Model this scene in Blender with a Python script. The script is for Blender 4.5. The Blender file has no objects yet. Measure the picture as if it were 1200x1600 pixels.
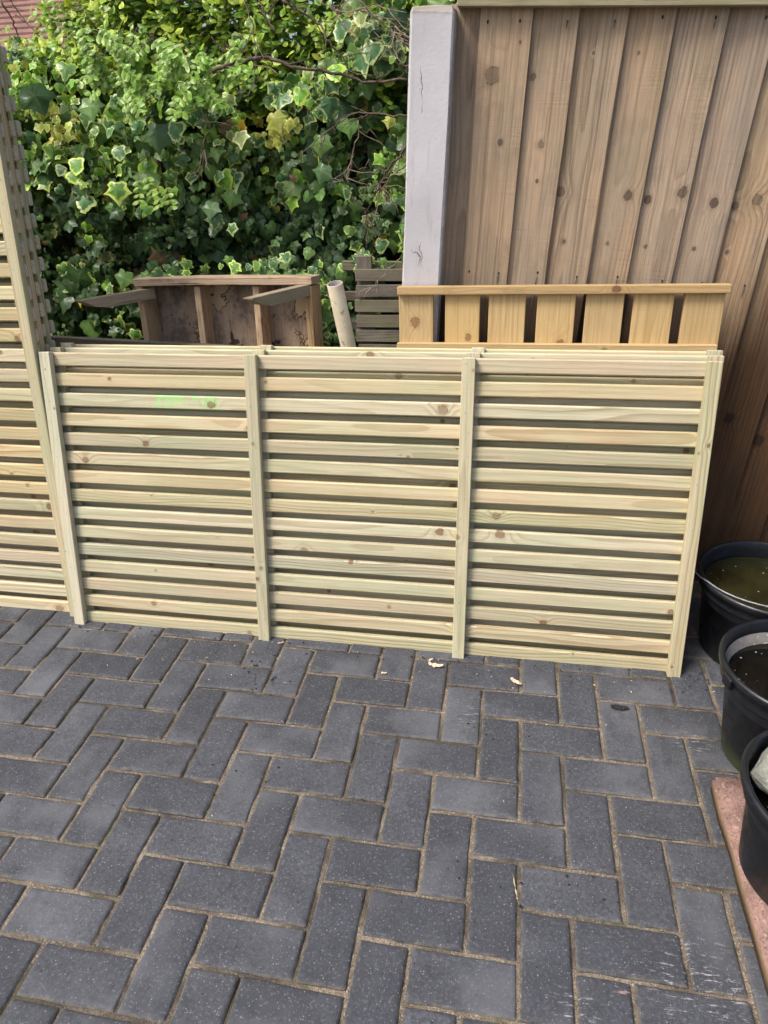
import bpy, math, random
import numpy as np
from mathutils import Vector, Matrix
R_ = math.radians
rnd = random.Random(7)
rng = np.random.default_rng(11)
scene = bpy.context.scene
COL = scene.collection

# ------------------------------------------------------------------ camera
cam_d = bpy.data.cameras.new('camera'); cam = bpy.data.objects.new('camera', cam_d); COL.objects.link(cam)
RC = [[0.9837171, 0.1756242, -0.0381683], [0.0526243, -0.4845321, -0.8731892], [-0.1718469, 0.8569625, -0.4858846]]
CP = Vector((1.13197, -1.32952, 1.34629))
r_, d_, f_ = [Vector(v) for v in RC]
M = Matrix((( r_.x, -d_.x, -f_.x, CP.x), (r_.y, -d_.y, -f_.y, CP.y), (r_.z, -d_.z, -f_.z, CP.z), (0, 0, 0, 1)))
cam.matrix_world = M
cam_d.sensor_fit = 'VERTICAL'; cam_d.sensor_height = 32.0; cam_d.lens = 32.0 * 1079.3 / 1600
cam_d.clip_start = .02; cam_d.clip_end = 500
scene.camera = cam
# ------------------------------------------------------------------ light
SUN_EL, SUN_AZ = R_(57), R_(236)      # azimuth clockwise from +Y: the light comes from the left, behind the camera
world = bpy.data.worlds.new('World'); scene.world = world; world.use_nodes = True
wn = world.node_tree; bgn = wn.nodes['Background']
sky = wn.nodes.new('ShaderNodeTexSky'); sky.sky_type = 'NISHITA'; sky.sun_disc = False
sky.sun_elevation = SUN_EL; sky.sun_rotation = SUN_AZ
sky.air_density = 1.0; sky.dust_density = 5.0; sky.ozone_density = 1.2
wn.links.new(sky.outputs[0], bgn.inputs[0]); bgn.inputs[1].default_value = 0.115
sd = bpy.data.lights.new('sun', 'SUN'); sd.energy = 1.8; sd.angle = R_(18); sd.color = (1.0, .955, .89)
so = bpy.data.objects.new('sun', sd); COL.objects.link(so)
sv = Vector((math.sin(SUN_AZ) * math.cos(SUN_EL), math.cos(SUN_AZ) * math.cos(SUN_EL), math.sin(SUN_EL)))
so.rotation_euler = sv.to_track_quat('Z', 'Y').to_euler(); so.location = sv * 20
vs = scene.view_settings; vs.view_transform = 'Standard'; vs.look = 'None'; vs.gamma = 1; vs.use_curve_mapping = False
vs.exposure = 0.86
scene.cycles.max_bounces = 6; scene.cycles.diffuse_bounces = 2; scene.cycles.transparent_max_bounces = 6

def pxw(u, v, y=None, z=None):
    """a point seen at photo pixel (u, v), on the upright plane y or the level z (used to measure positions)"""
    d = r_ * ((u - 600) / 1079.3) + d_ * ((v - 800) / 1079.3) + f_
    t = (y - CP.y) / d.y if y is not None else (z - CP.z) / d.z
    return CP + d * t

# ------------------------------------------------------------------ node helpers
class N:
    def __init__(s, name):
        s.m = bpy.data.materials.new(name); s.m.use_nodes = True; s.t = s.m.node_tree; s.t.nodes.clear()
        s.out = s.t.nodes.new('ShaderNodeOutputMaterial')
        s.b = s.n('ShaderNodeBsdfPrincipled'); s.t.links.new(s.b.outputs[0], s.out.inputs[0])
    def n(s, typ, **k):
        o = s.t.nodes.new(typ)
        for a, b in k.items(): setattr(o, a, b)
        return o
    def set(s, sock, v):
        if isinstance(v, bpy.types.NodeSocket): s.t.links.new(v, sock)
        elif v is not None:
            if isinstance(v, (tuple, list)) and len(v) == 3 and sock.type == 'RGBA': v = (*v, 1)
            sock.default_value = v
    def math(s, op, a, b=None, c=None, clamp=False):
        o = s.n('ShaderNodeMath', operation=op, use_clamp=clamp)
        for i, v in enumerate((a, b, c)):
            if v is not None: s.set(o.inputs[i], v)
        return o.outputs[0]
    def mix(s, f, a, b, mode='MIX'):
        o = s.n('ShaderNodeMix', data_type='RGBA', blend_type=mode)
        s.set(o.inputs[0], f); s.set(o.inputs[6], a); s.set(o.inputs[7], b); return o.outputs[2]
    def noise(s, vec, scale, detail=3, rough=.55, dist=0, out=0):
        o = s.n('ShaderNodeTexNoise'); s.set(o.inputs['Vector'], vec)
        o.inputs['Scale'].default_value = scale; o.inputs['Detail'].default_value = detail
        o.inputs['Roughness'].default_value = rough; o.inputs['Distortion'].default_value = dist
        return o.outputs[out]
    def voro(s, vec, scale, feat='F1', out='Distance', rand=1):
        o = s.n('ShaderNodeTexVoronoi', feature=feat); s.set(o.inputs['Vector'], vec)
        o.inputs['Scale'].default_value = scale; o.inputs['Randomness'].default_value = rand
        return o.outputs[out]
    def ss(s, v, lo, hi, a=0., b=1.):
        o = s.n('ShaderNodeMapRange', interpolation_type='SMOOTHSTEP'); s.set(o.inputs[0], v)
        for i, q in zip((1, 2, 3, 4), (lo, hi, a, b)): s.set(o.inputs[i], q)
        return o.outputs[0]
    def ramp(s, v, pts):
        o = s.n('ShaderNodeValToRGB'); s.set(o.inputs[0], v); e = o.color_ramp.elements
        while len(e) < len(pts): e.new(.5)
        for q, (p, c) in zip(e, pts): q.position = p; q.color = (*c, 1)
        return o.outputs[0]
    def obj(s): return s.n('ShaderNodeTexCoord').outputs['Object']
    def pos(s): return s.n('ShaderNodeNewGeometry').outputs['Position']
    def rand(s): return s.n('ShaderNodeObjectInfo').outputs['Random']
    def vmul(s, a, b):
        o = s.n('ShaderNodeVectorMath', operation='MULTIPLY'); s.set(o.inputs[0], a); s.set(o.inputs[1], b); return o.outputs[0]
    def vadd(s, a, b):
        o = s.n('ShaderNodeVectorMath', operation='ADD'); s.set(o.inputs[0], a); s.set(o.inputs[1], b); return o.outputs[0]
    def comb(s, x, y, z):
        o = s.n('ShaderNodeCombineXYZ')
        for i, v in enumerate((x, y, z)): s.set(o.inputs[i], v)
        return o.outputs[0]
    def sep(s, v):
        o = s.n('ShaderNodeSeparateXYZ'); s.set(o.inputs[0], v); return o.outputs
    def attr(s, name, typ='OBJECT', out='Vector'):
        o = s.n('ShaderNodeAttribute', attribute_type=typ, attribute_name=name); return o.outputs[out]
    def bump(s, h, strength=.5, dist=.002, normal=None):
        o = s.n('ShaderNodeBump'); s.set(o.inputs['Height'], h); o.inputs['Strength'].default_value = strength
        o.inputs['Distance'].default_value = dist
        if normal is not None: s.set(o.inputs['Normal'], normal)
        return o.outputs[0]
    def fin(s, col=None, rough=None, normal=None, spec=None, metal=None):
        for k, v in (('Base Color', col), ('Roughness', rough), ('Normal', normal), ('Specular IOR Level', spec), ('Metallic', metal)):
            if v is not None: s.set(s.b.inputs[k], v)
        return s.m

def wood(name, light, dark, knotc, ring=.0045, satv=.3, contrast=.55, tintA=(1, 1, 1), tintB=(1, 1, 1), vary=.12, saw=.25,
         dirt=0., dirtc=(.1, .09, .07), streak=.4, endc=None, shade=0., rough=.75, crack=0., bmp=.5, paint=False, moss=0., nails=False, peel=False):
    """sawn timber; grain runs along local X, the growth rings are cylinders about a wandering pith; knots come from the object's k0..k2"""
    s = N(name); p = s.obj(); x, y, z = s.sep(p)
    rv = s.rand()
    r2 = s.math('FRACT', s.math('MULTIPLY', rv, 57.31)); r3 = s.math('FRACT', s.math('MULTIPLY', rv, 917.7))
    off = s.math('MULTIPLY', rv, 53.)
    xs = s.math('ADD', x, off)
    w1 = s.math('SUBTRACT', s.noise(s.comb(xs, 0., 0.), 1.3, 2), .5)
    w2 = s.math('SUBTRACT', s.noise(s.comb(xs, 7., 0.), 1.1, 2), .5)
    fine = s.math('SUBTRACT', s.noise(s.comb(s.math('MULTIPLY', xs, 5.), s.math('MULTIPLY', y, 30.), s.math('MULTIPLY', z, 30.)), 1.6, 2), .5)
    cy = s.math('ADD', s.math('MULTIPLY', s.math('SUBTRACT', r2, .5), .11), s.math('MULTIPLY', w1, .06))
    cz = s.math('ADD', s.math('ADD', s.math('MULTIPLY', r3, .07), .006), s.math('MULTIPLY', w2, .05))
    dy = s.math('SUBTRACT', y, cy); dz = s.math('ADD', z, cz)
    rr = s.math('SQRT', s.math('ADD', s.math('MULTIPLY', dy, dy), s.math('MULTIPLY', dz, dz)))
    rr = s.math('ADD', rr, s.math('MULTIPLY', fine, .0028))
    km = None; kring = None; halo = None
    for i in range(3):
        k = s.attr('k%d' % i); kx, ky, kr = s.sep(k)
        ax = s.math('SUBTRACT', x, kx); ay = s.math('SUBTRACT', y, ky)
        jit = s.math('MULTIPLY', s.math('SUBTRACT', s.noise(s.vadd(p, s.comb(off, float(i), 0.)), 55, 3, .6), .5), s.math('MULTIPLY', kr, 1.3))
        d = s.math('ADD', s.math('SQRT', s.math('ADD', s.math('MULTIPLY', s.math('MULTIPLY', ax, ax), .7), s.math('MULTIPLY', ay, ay))), jit)
        q = s.math('DIVIDE', d, s.math('MAXIMUM', kr, .0001))
        has = s.math('GREATER_THAN', kr, .001)
        g = s.math('MULTIPLY', s.math('EXPONENT', s.math('MULTIPLY', s.math('MULTIPLY', q, q), -.16)), has)
        rr = s.math('ADD', rr, s.math('MULTIPLY', g, s.math('MULTIPLY', kr, 1.5)))
        m_ = s.math('MULTIPLY', s.ss(q, 1.08, .9), has)
        kr_ = s.math('MULTIPLY', s.math('MULTIPLY', s.ss(s.math('ABSOLUTE', s.math('SUBTRACT', q, 1.)), .15, .0), s.ss(s.noise(s.vadd(p, s.comb(0., off, 0.)), 90, 2), .42, .6)), has)
        m_ = s.math('MULTIPLY', m_, s.ss(s.math('FRACT', s.math('ADD', s.math('MULTIPLY', kx, 37.7), rv)), 0., 1., .6, 1.))
        qs = s.math('MULTIPLY', m_, s.ss(s.math('FRACT', s.math('MULTIPLY', q, 3.3)), .5, .9, 1., .72)); m_ = qs
        km = m_ if km is None else s.math('MAXIMUM', km, m_)
        kring = kr_ if kring is None else s.math('MAXIMUM', kring, kr_)
        h_ = s.math('MULTIPLY', s.ss(q, 2.2, .9), has); halo = h_ if halo is None else s.math('MAXIMUM', halo, h_)
    rw = s.math('ADD', ring, s.math('MULTIPLY', s.math('SUBTRACT', s.noise(s.comb(s.math('MULTIPLY', rr, 60.), off, 0.), 1., 2), .5), ring * .25))
    ph = s.math('FRACT', s.math('DIVIDE', rr, ring))
    late = s.math('MULTIPLY', s.ss(ph, .35, .93), s.ss(ph, 1., .95))
    amp = s.math('MULTIPLY', s.ss(s.noise(s.comb(s.math('MULTIPLY', rr, 40.), off, s.math('MULTIPLY', xs, .5)), 1.5, 1), .3, .7, .25, 1.), s.ss(s.math('FRACT', s.math('MULTIPLY', rv, 3391.)), .2, 1., .45, 1.))
    late = s.math('MULTIPLY', late, amp)
    fib = s.noise(s.comb(s.math('MULTIPLY', xs, 14.), s.math('MULTIPLY', y, 900.), s.math('MULTIPLY', z, 900.)), 1., 3)
    c = s.mix(s.math('MULTIPLY', late, contrast), light, dark)
    c = s.mix(s.ss(fib, .3, .75, 0., .35), c, dark)
    stk = s.noise(s.comb(s.math('MULTIPLY', xs, 1.6), s.math('MULTIPLY', y, 150.), s.math('ADD', s.math('MULTIPLY', z, 150.), off)), 1., 4, .6)
    c = s.mix(s.ss(stk, .45, .72, 0., streak), c, dark)
    c = s.mix(s.ss(stk, .45, .25, 0., streak * .5), c, tuple(min(.8, v * 1.18) for v in light))
    tn = s.noise(s.vadd(s.vmul(p, (2.5, 9., 9.)), s.comb(off, off, 0.)), 1.2, 3)
    c = s.mix(1., c, s.mix(s.ss(tn, .3, .7), tintA, tintB), 'MULTIPLY')
    hv = s.n('ShaderNodeHueSaturation'); s.set(hv.inputs['Color'], c)
    s.set(hv.inputs['Value'], s.math('ADD', 1 - vary / 2, s.math('MULTIPLY', r3, vary)))
    s.set(hv.inputs['Saturation'], s.math('ADD', 1 - satv / 2, s.math('MULTIPLY', r2, satv)))
    c = hv.outputs[0]
    c = s.mix(s.math('MULTIPLY', halo, .3), c, dark)
    kst = .88
    c = s.mix(s.math('MULTIPLY', km, kst), c, s.mix(s.ss(s.noise(p, 260, 3), .35, .7), knotc, tuple(v * 1.9 for v in knotc)))
    c = s.mix(s.math('MULTIPLY', kring, .75), c, tuple(v * .3 for v in knotc))
    h = s.math('ADD', s.math('MULTIPLY', late, .5), s.math('MULTIPLY', fib, .8))
    if saw:
        sw = s.noise(s.comb(s.math('MULTIPLY', xs, 330.), s.math('MULTIPLY', y, 8.), 0.), 1., 2)
        swm = s.ss(s.noise(s.vadd(p, s.comb(off, 0., 0.)), 5, 2), .4, .65)
        h = s.math('ADD', h, s.math('MULTIPLY', s.math('MULTIPLY', sw, swm), saw * 3))
        c = s.mix(s.math('MULTIPLY', s.math('MULTIPLY', s.ss(sw, .45, .7), swm), saw * .5), c, dark)
    if crack:
        cr = s.noise(s.comb(s.math('MULTIPLY', xs, 3.5), s.math('MULTIPLY', y, 130.), s.math('MULTIPLY', z, 130.)), 1., 3, .6)
        cm = s.math('MULTIPLY', s.ss(cr, .36, .30), crack)
        c = s.mix(cm, c, tuple(v * .25 for v in dark)); h = s.math('SUBTRACT', h, s.math('MULTIPLY', cm, 1.6))
    if dirt:
        dn = s.noise(s.vadd(s.vmul(p, (6., 14., 14.)), s.comb(off, 0., off)), 1.5, 5, .65)
        c = s.mix(s.ss(dn, .48, .72, 0., dirt), c, dirtc)
        sp = s.ss(s.noise(p, 300, 2), .68, .78, 0., min(1., dirt)); c = s.mix(sp, c, tuple(v * .6 for v in dirtc))
    if moss:
        mn = s.noise(s.vadd(s.vmul(p, (3., 7., 7.)), s.comb(0., off, off)), 1.6, 4, .6)
        c = s.mix(s.ss(mn, .45, .7, 0., moss), c, (.15, .17, .06))
    if peel:
        pn = s.noise(s.vadd(p, s.comb(off, 0., 0.)), 6, 6, .66)
        st2 = s.noise(s.vadd(p, (4., 1., 2.)), 11, 6, .72); c = s.mix(s.ss(st2, .45, .62, 0., .65), c, (.085, .06, .048)); c = s.mix(s.ss(s.noise(s.vadd(p, (1., 7., 2.)), 26, 4, .7), .56, .7, 0., .45), c, (.33, .29, .27))
        e1 = s.ss(pn, .585, .60); e2 = s.ss(pn, .565, .585)
        c = s.mix(e2, c, (.055, .03, .015)); c = s.mix(e1, c, (.46, .33, .2))
        h = s.math('SUBTRACT', h, s.math('MULTIPLY', e1, 2.))
        pn2 = s.noise(s.vadd(p, s.comb(3., 5., 0.)), 5, 4, .7)
        c = s.mix(s.ss(pn2, .63, .65, 0., .9), c, (.03, .017, .01))
    if paint:
        px, pw, pa = s.sep(s.attr('paint'))
        dd = s.math('DIVIDE', s.math('ABSOLUTE', s.math('SUBTRACT', x, px)), s.math('MAXIMUM', pw, .001))
        pn = s.noise(s.vmul(p, (1.6, 1.1, 1.)), 42, 5, .75)
        pm = s.math('MULTIPLY', s.math('MULTIPLY', s.ss(dd, 1.05, .7), pa), s.ss(s.math('ADD', pn, s.math('MULTIPLY', s.noise(p, 9, 1), .4)), .64, .78))
        c = s.mix(s.math('MULTIPLY', s.math('MULTIPLY', pm, s.math('SUBTRACT', 1., km)), .5), c, (.28, .78, .2))
    if endc:
        nx_ = s.math('ABSOLUTE', s.sep(s.n('ShaderNodeTexCoord').outputs['Normal'])[0])
        c = s.mix(s.math('GREATER_THAN', nx_, .8), c, s.mix(s.ss(s.noise(s.vmul(p, (0., 1., 1.)), 260, 2), .4, .6), endc, tuple(v * .8 for v in endc)))
    if shade:
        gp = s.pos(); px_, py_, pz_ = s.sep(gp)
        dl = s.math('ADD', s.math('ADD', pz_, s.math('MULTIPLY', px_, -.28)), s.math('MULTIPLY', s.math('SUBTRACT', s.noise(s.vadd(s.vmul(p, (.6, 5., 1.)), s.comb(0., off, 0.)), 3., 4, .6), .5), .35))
        dm = s.ss(dl, .60, .22, 0., shade)  # shade painted into the wood colour, deepening down the fence
        dm = s.math('MAXIMUM', dm, s.math('MULTIPLY', s.math('MULTIPLY', s.ss(s.math('ADD', pz_, s.math('MULTIPLY', s.noise(p, 30, 3), .04)), .965, .925), s.ss(px_, 1.71, 1.64)), .95))  # painted shade on the fence behind the pine boards, under their top rail
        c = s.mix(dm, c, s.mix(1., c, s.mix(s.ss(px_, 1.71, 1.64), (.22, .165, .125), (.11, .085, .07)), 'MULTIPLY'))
    nrm = s.bump(h, bmp, .0012)
    return s.fin(c, rough, nrm, .3)

M_new = wood('treated_softwood', (.60, .555, .40), (.29, .225, .115), (.15, .07, .035), ring=.0075, contrast=.85, endc=(.60, .52, .40),
             tintA=(1.05, .99, .95), tintB=(.92, .98, .90), vary=.28, paint=True, bmp=.4)
M_new2 = wood('treated_softwood_warm', (.61, .54, .385), (.32, .22, .11), (.14, .065, .03), ring=.0085, contrast=.85, endc=(.62, .50, .41),
              tintA=(1.05, .98, .88), tintB=(.95, 1.0, .88), vary=.3, paint=True, bmp=.4)
M_orange = wood('yellow_pine', (.58, .42, .20), (.33, .20, .08), (.15, .06, .025), ring=.009, contrast=.5, dirt=.12,
                dirtc=(.2, .12, .05), vary=.14, streak=.5, satv=.08)
M_rail = wood('weathered_pine_rail', (.50, .36, .19), (.25, .16, .08), (.12, .05, .02), dirt=.4, dirtc=(.12, .09, .06), vary=.1)
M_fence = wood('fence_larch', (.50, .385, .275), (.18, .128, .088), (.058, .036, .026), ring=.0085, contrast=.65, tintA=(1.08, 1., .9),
               tintB=(.90, .91, .89), vary=.22, saw=.35, dirt=.3, dirtc=(.16, .13, .09), moss=.14, bmp=.8, crack=.3, streak=.6, shade=1.)
M_cap = wood('green_weathered_rail', (.4, .35, .22), (.24, .2, .11), (.1, .06, .03), dirt=.4, dirtc=(.16, .15, .08), moss=.5)
M_old = wood('rotting_brown_timber', (.62, .44, .27), (.22, .135, .075), (.04, .02, .01), ring=.006, contrast=.6, dirt=.6,
             dirtc=(.05, .032, .02), crack=.85, bmp=1., vary=.25)
M_ply = wood('peeling_plywood', (.42, .30, .20), (.23, .155, .10), (.05, .025, .012), ring=.012, contrast=.3, dirt=.6,
              dirtc=(.13, .095, .08), crack=.5, peel=True, bmp=1., saw=0)
M_grey = wood('grey_green_timber', (.42, .33, .23), (.17, .13, .09), (.03, .02, .014), ring=.005, contrast=.5, dirt=.5,
              dirtc=(.05, .045, .035), moss=.5, crack=.5, bmp=.9, vary=.3)
M_slatgrey = wood('grey_crate_timber', (.21, .18, .135), (.095, .08, .06), (.03, .02, .014), ring=.004, contrast=.5, dirt=.5,
                  dirtc=(.04, .035, .028), moss=.55, crack=.4, bmp=.9, vary=.5)

def simple(name, col, rough=.6, n1=None, n2=None, sc=20, bs=.3, bd=.002, spec=.5, rough2=None):
    s = N(name); p = s.obj(); a = s.noise(p, sc, 5, .6)
    c = s.mix(s.ss(a, .35, .7), col, n1 if n1 else tuple(v * .7 for v in col))
    if n2: c = s.mix(s.ss(s.noise(p, sc * 6, 3), .58, .7), c, n2)
    r = rough if rough2 is None else s.ss(a, .3, .7, rough, rough2)
    return s.fin(c, r, s.bump(s.noise(p, sc * 8, 3), bs, bd), spec)

# paving blocks
def mat_paver():
    s = N('charcoal_block'); g = s.pos(); rv = s.rand()
    off = s.comb(s.math('MULTIPLY', rv, 31.), s.math('MULTIPLY', rv, 17.), 0.)
    q = s.vadd(g, off)
    base = s.mix(rv, (.036, .040, .050), (.060, .065, .078))
    c = s.mix(s.ss(s.noise(q, 9, 5, .6), .35, .7), base, s.mix(1., base, (1.45, 1.44, 1.42), 'MULTIPLY'))
    c = s.mix(s.ss(s.noise(q, 110, 4, .75), .42, .6, 0., .6), c, (.030, .031, .035)); c = s.mix(s.ss(s.noise(q, 190, 3, .7), .54, .68, 0., .6), c, (.16, .163, .172))
    gr = s.noise(q, 700, 2); c = s.mix(s.ss(gr, .3, .75, 0., .4), c, (.035, .036, .04))
    v1 = s.n('ShaderNodeTexVoronoi'); s.set(v1.inputs['Vector'], q); v1.inputs['Scale'].default_value = 210
    keep = s.math('GREATER_THAN', s.sep(v1.outputs['Color'])[0], .58)
    rad = s.math('MULTIPLY', s.sep(v1.outputs['Color'])[1], .29)
    sp = s.math('MULTIPLY', keep, s.math('LESS_THAN', v1.outputs['Distance'], rad))
    c = s.mix(s.math('MULTIPLY', sp, .6), c, (.30, .30, .31))
    v2 = s.n('ShaderNodeTexVoronoi'); s.set(v2.inputs['Vector'], q); v2.inputs['Scale'].default_value = 42
    pit = s.math('MULTIPLY', s.math('GREATER_THAN', s.sep(v2.outputs['Color'])[0], .72), s.math('LESS_THAN', s.math('ADD', v2.outputs['Distance'], s.math('MULTIPLY', s.math('SUBTRACT', s.noise(q, 300, 2), .5), .12)), .10))
    c = s.mix(s.math('MULTIPLY', pit, .85), c, (.02, .02, .02))
    # pale dusty bloom and scuffs with shapes of their own
    d = s.ss(s.noise(q, 3.2, 4, .6), .46, .72, 0., .55); c = s.mix(d, c, (.14, .145, .16))
    c = s.mix(s.ss(s.noise(s.vadd(q, (9., 3., 0.)), 13, 5, .7), .55, .7, 0., .4), c, (.024, .025, .028))
    for ang, sc_, th, st in ((.5, 1., .735, .55), (-.9, 1.4, .745, .5), (.1, 1.2, .75, .5)):
        ro = s.n('ShaderNodeVectorRotate'); s.set(ro.inputs['Vector'], q); ro.inputs['Angle'].default_value = ang
        st_ = s.noise(s.vmul(ro.outputs[0], (5. * sc_, 240. * sc_, 1.)), 1., 2, .6)
        c = s.mix(s.math('MULTIPLY', s.ss(st_, th, th + .06, 0., st), s.ss(s.noise(q, 7, 2), .5, .62)), c, (.42, .42, .42))
    for (mx_, my_, mr_), mc_ in (((1.52, -.60, .13), (.45, .44, .45)), ((1.40, -.62, .05), (.45, .30, .27)), ((1.30, -.66, .06), (.4, .4, .4)), ((1.06, .0, .10), (.25, .25, .26)), ((1.62, -.02, .07), (.35, .35, .35))):
        dv_ = s.n('ShaderNodeVectorMath', operation='DISTANCE'); s.set(dv_.inputs[0], g); dv_.inputs[1].default_value = (mx_, my_, 0)
        sc2 = s.noise(s.vmul(s.vadd(g, (mx_, 0., 0.)), (26., 150., 1.)), 1., 4, .75)
        c = s.mix(s.math('MULTIPLY', s.ss(dv_.outputs['Value'], mr_, mr_ * .3), s.ss(sc2, .56, .66, 0., .75)), c, mc_)
    # sand stain on the arrises
    ed = s.attr('edge', 'GEOMETRY', 'Fac')
    sn = s.noise(g, 60, 4, .65)
    c = s.mix(s.math('MULTIPLY', s.ss(s.math('ADD', s.math('MULTIPLY', ed, .55), s.math('MULTIPLY', sn, .9)), .82, 1.12), .5), c, (.19, .16, .115))
    h = s.math('ADD', s.math('MULTIPLY', gr, .6), s.math('SUBTRACT', s.math('MULTIPLY', sp, .4), s.math('MULTIPLY', pit, 2.)))
    return s.fin(c, s.ss(s.noise(q, 30, 3), .3, .7, .62, .85), s.bump(h, .55, .0012), .4)
M_paver = mat_paver()
def mat_sand():
    s = N('jointing_sand'); g = s.pos()
    a = s.noise(g, 9, 4, .6); c = s.mix(s.ss(a, .35, .65), (.27, .222, .170), (.155, .127, .097))
    v = s.n('ShaderNodeTexVoronoi'); s.set(v.inputs['Vector'], g); v.inputs['Scale'].default_value = 420
    vc = s.sep(v.outputs['Color'])[0]
    c = s.mix(s.ss(vc, .55, 1., 0., .8), c, (.09, .07, .05)); c = s.mix(s.math('MULTIPLY', s.math('GREATER_THAN', s.sep(v.outputs['Color'])[1], .9), .7), c, (.42, .36, .28))
    c = s.mix(s.ss(s.noise(g, 3.3, 4, .6), .47, .62, 0., .8), c, (.055, .046, .036))
    c = s.mix(s.ss(s.noise(s.vadd(g, (4., 2., 0.)), 5, 4, .6), .54, .66, 0., .55), c, (.07, .08, .03))
    h = s.math('ADD', s.math('MULTIPLY', s.math('SUBTRACT', 1., v.outputs['Distance']), 1.), s.noise(g, 150, 3))
    return s.fin(c, .95, s.bump(h, .9, .002), .2)
M_sand = mat_sand()
M_soil = simple('dark_soil', (.05, .036, .024), .95, (.09, .065, .04), (.03, .03, .015), 8, .8, .01)
def mat_plastic():
    s = N('black_plastic'); p = s.obj(); x, y, z = s.sep(p)
    a = s.noise(p, 12, 4, .6)
    c = s.mix(s.ss(a, .5, .75, 0., .6), (.007, .008, .011), (.022, .023, .026))
    c = s.mix(s.math('MULTIPLY', s.ss(s.noise(s.vmul(p, (20., 20., 120.)), 4, 2), .69, .74), .35), c, (.2, .2, .2))
    sp = s.ss(s.noise(p, 180, 2), .74, .8, 0., .6); c = s.mix(sp, c, (.22, .2, .17))
    al = s.attr('algae', 'OBJECT', 'Fac')
    am = s.math('MULTIPLY', al, s.ss(s.math('ADD', z, s.math('MULTIPLY', s.math('SUBTRACT', a, .5), .12)), .075, .0))
    c = s.mix(am, c, (.06, .08, .02))
    return s.fin(c, s.ss(s.noise(p, 35, 4), .3, .7, .28, .5), s.bump(s.noise(p, 90, 3), .15, .001), .5)
M_plastic = mat_plastic()
def mat_water(name, col, speck):
    s = N(name); p = s.obj()
    c = s.mix(s.ss(s.noise(p, 7, 4, .6), .35, .7), col, tuple(v * .45 for v in col))
    v = s.n('ShaderNodeTexVoronoi'); s.set(v.inputs['Vector'], p); v.inputs['Scale'].default_value = 75
    k = s.math('MULTIPLY', s.math('GREATER_THAN', s.sep(v.outputs['Color'])[0], 1 - speck), s.math('LESS_THAN', v.outputs['Distance'], s.math('MULTIPLY', s.sep(v.outputs['Color'])[1], .2)))
    c = s.mix(s.math('MULTIPLY', k, .8), c, (.35, .33, .24))
    return s.fin(c, s.math('ADD', .05, s.math('MULTIPLY', k, .6)), s.bump(s.noise(p, 14, 2), .04, .002), .5)
M_water1 = mat_water('murky_green_water', (.026, .025, .008), .3)
M_water2 = mat_water('dark_speckled_water', (.006, .006, .0045), .55)
M_dry = simple('dried_mud_scale', (.24, .22, .2), .9, (.1, .09, .08), (.4, .38, .34), 14, .6, .002)
M_wire = simple('grey_wire', (.32, .33, .36), .4, (.2, .2, .22), None, 30)
M_stone = simple('grey_green_stone', (.27, .28, .235), .8, (.17, .175, .15), (.4, .4, .36), 14, .8, .004)
M_pvc = simple('yellowed_pvc', (.68, .60, .44), .5, (.56, .47, .31), (.34, .27, .16), 10, .3, .001)
M_pvc_in = simple('pink_pvc_inside', (.62, .52, .52), .6, (.5, .4, .4), (.3, .22, .2), 30)
def mat_post():
    s = N('painted_concrete'); p = s.obj(); x, y, z = s.sep(p)
    c = s.mix(s.ss(s.noise(p, 5, 4), .3, .7), (.62, .60, .61), (.52, .505, .515))
    c = s.mix(s.ss(s.noise(s.vmul(p, (30., 30., 4.)), 1.4, 5, .65), .54, .68, 0., .4), c, (.38, .36, .34))
    v = s.n('ShaderNodeTexVoronoi', feature='DISTANCE_TO_EDGE'); s.set(v.inputs['Vector'], s.vadd(s.vmul(p, (14., 14., 2.6)), s.vmul(s.noise(p, 22, 3, out=1), (.5, .5, .5)))); v.inputs['Scale'].default_value = 1.
    cr = s.math('MULTIPLY', s.ss(v.outputs[0], .022, .006), s.ss(s.noise(p, 5.5, 2), .54, .6))
    c = s.mix(s.math('MULTIPLY', cr, .75), c, (.14, .12, .11))
    sp = s.ss(s.noise(p, 160, 3), .7, .78, 0., .6); c = s.mix(sp, c, (.3, .27, .24))
    ch = s.ss(s.math('ADD', s.math('MULTIPLY', s.math('ABSOLUTE', x), 17.), s.math('MULTIPLY', s.noise(p, 30, 4, .7), .35)), 1.02, 1.08)
    c = s.mix(s.math('MULTIPLY', ch, .7), c, (.40, .35, .29))
    tp = s.ss(s.math('ADD', z, s.math('MULTIPLY', s.noise(p, 40, 3), .02)), 1.628, 1.64)
    c = s.mix(s.math('MULTIPLY', tp, .8), c, (.34, .29, .23))
    return s.fin(c, .75, s.bump(s.math('SUBTRACT', s.noise(p, 120, 4), s.math('MULTIPLY', cr, 2.)), .4, .0015), .3)
M_post = mat_post()
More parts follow.
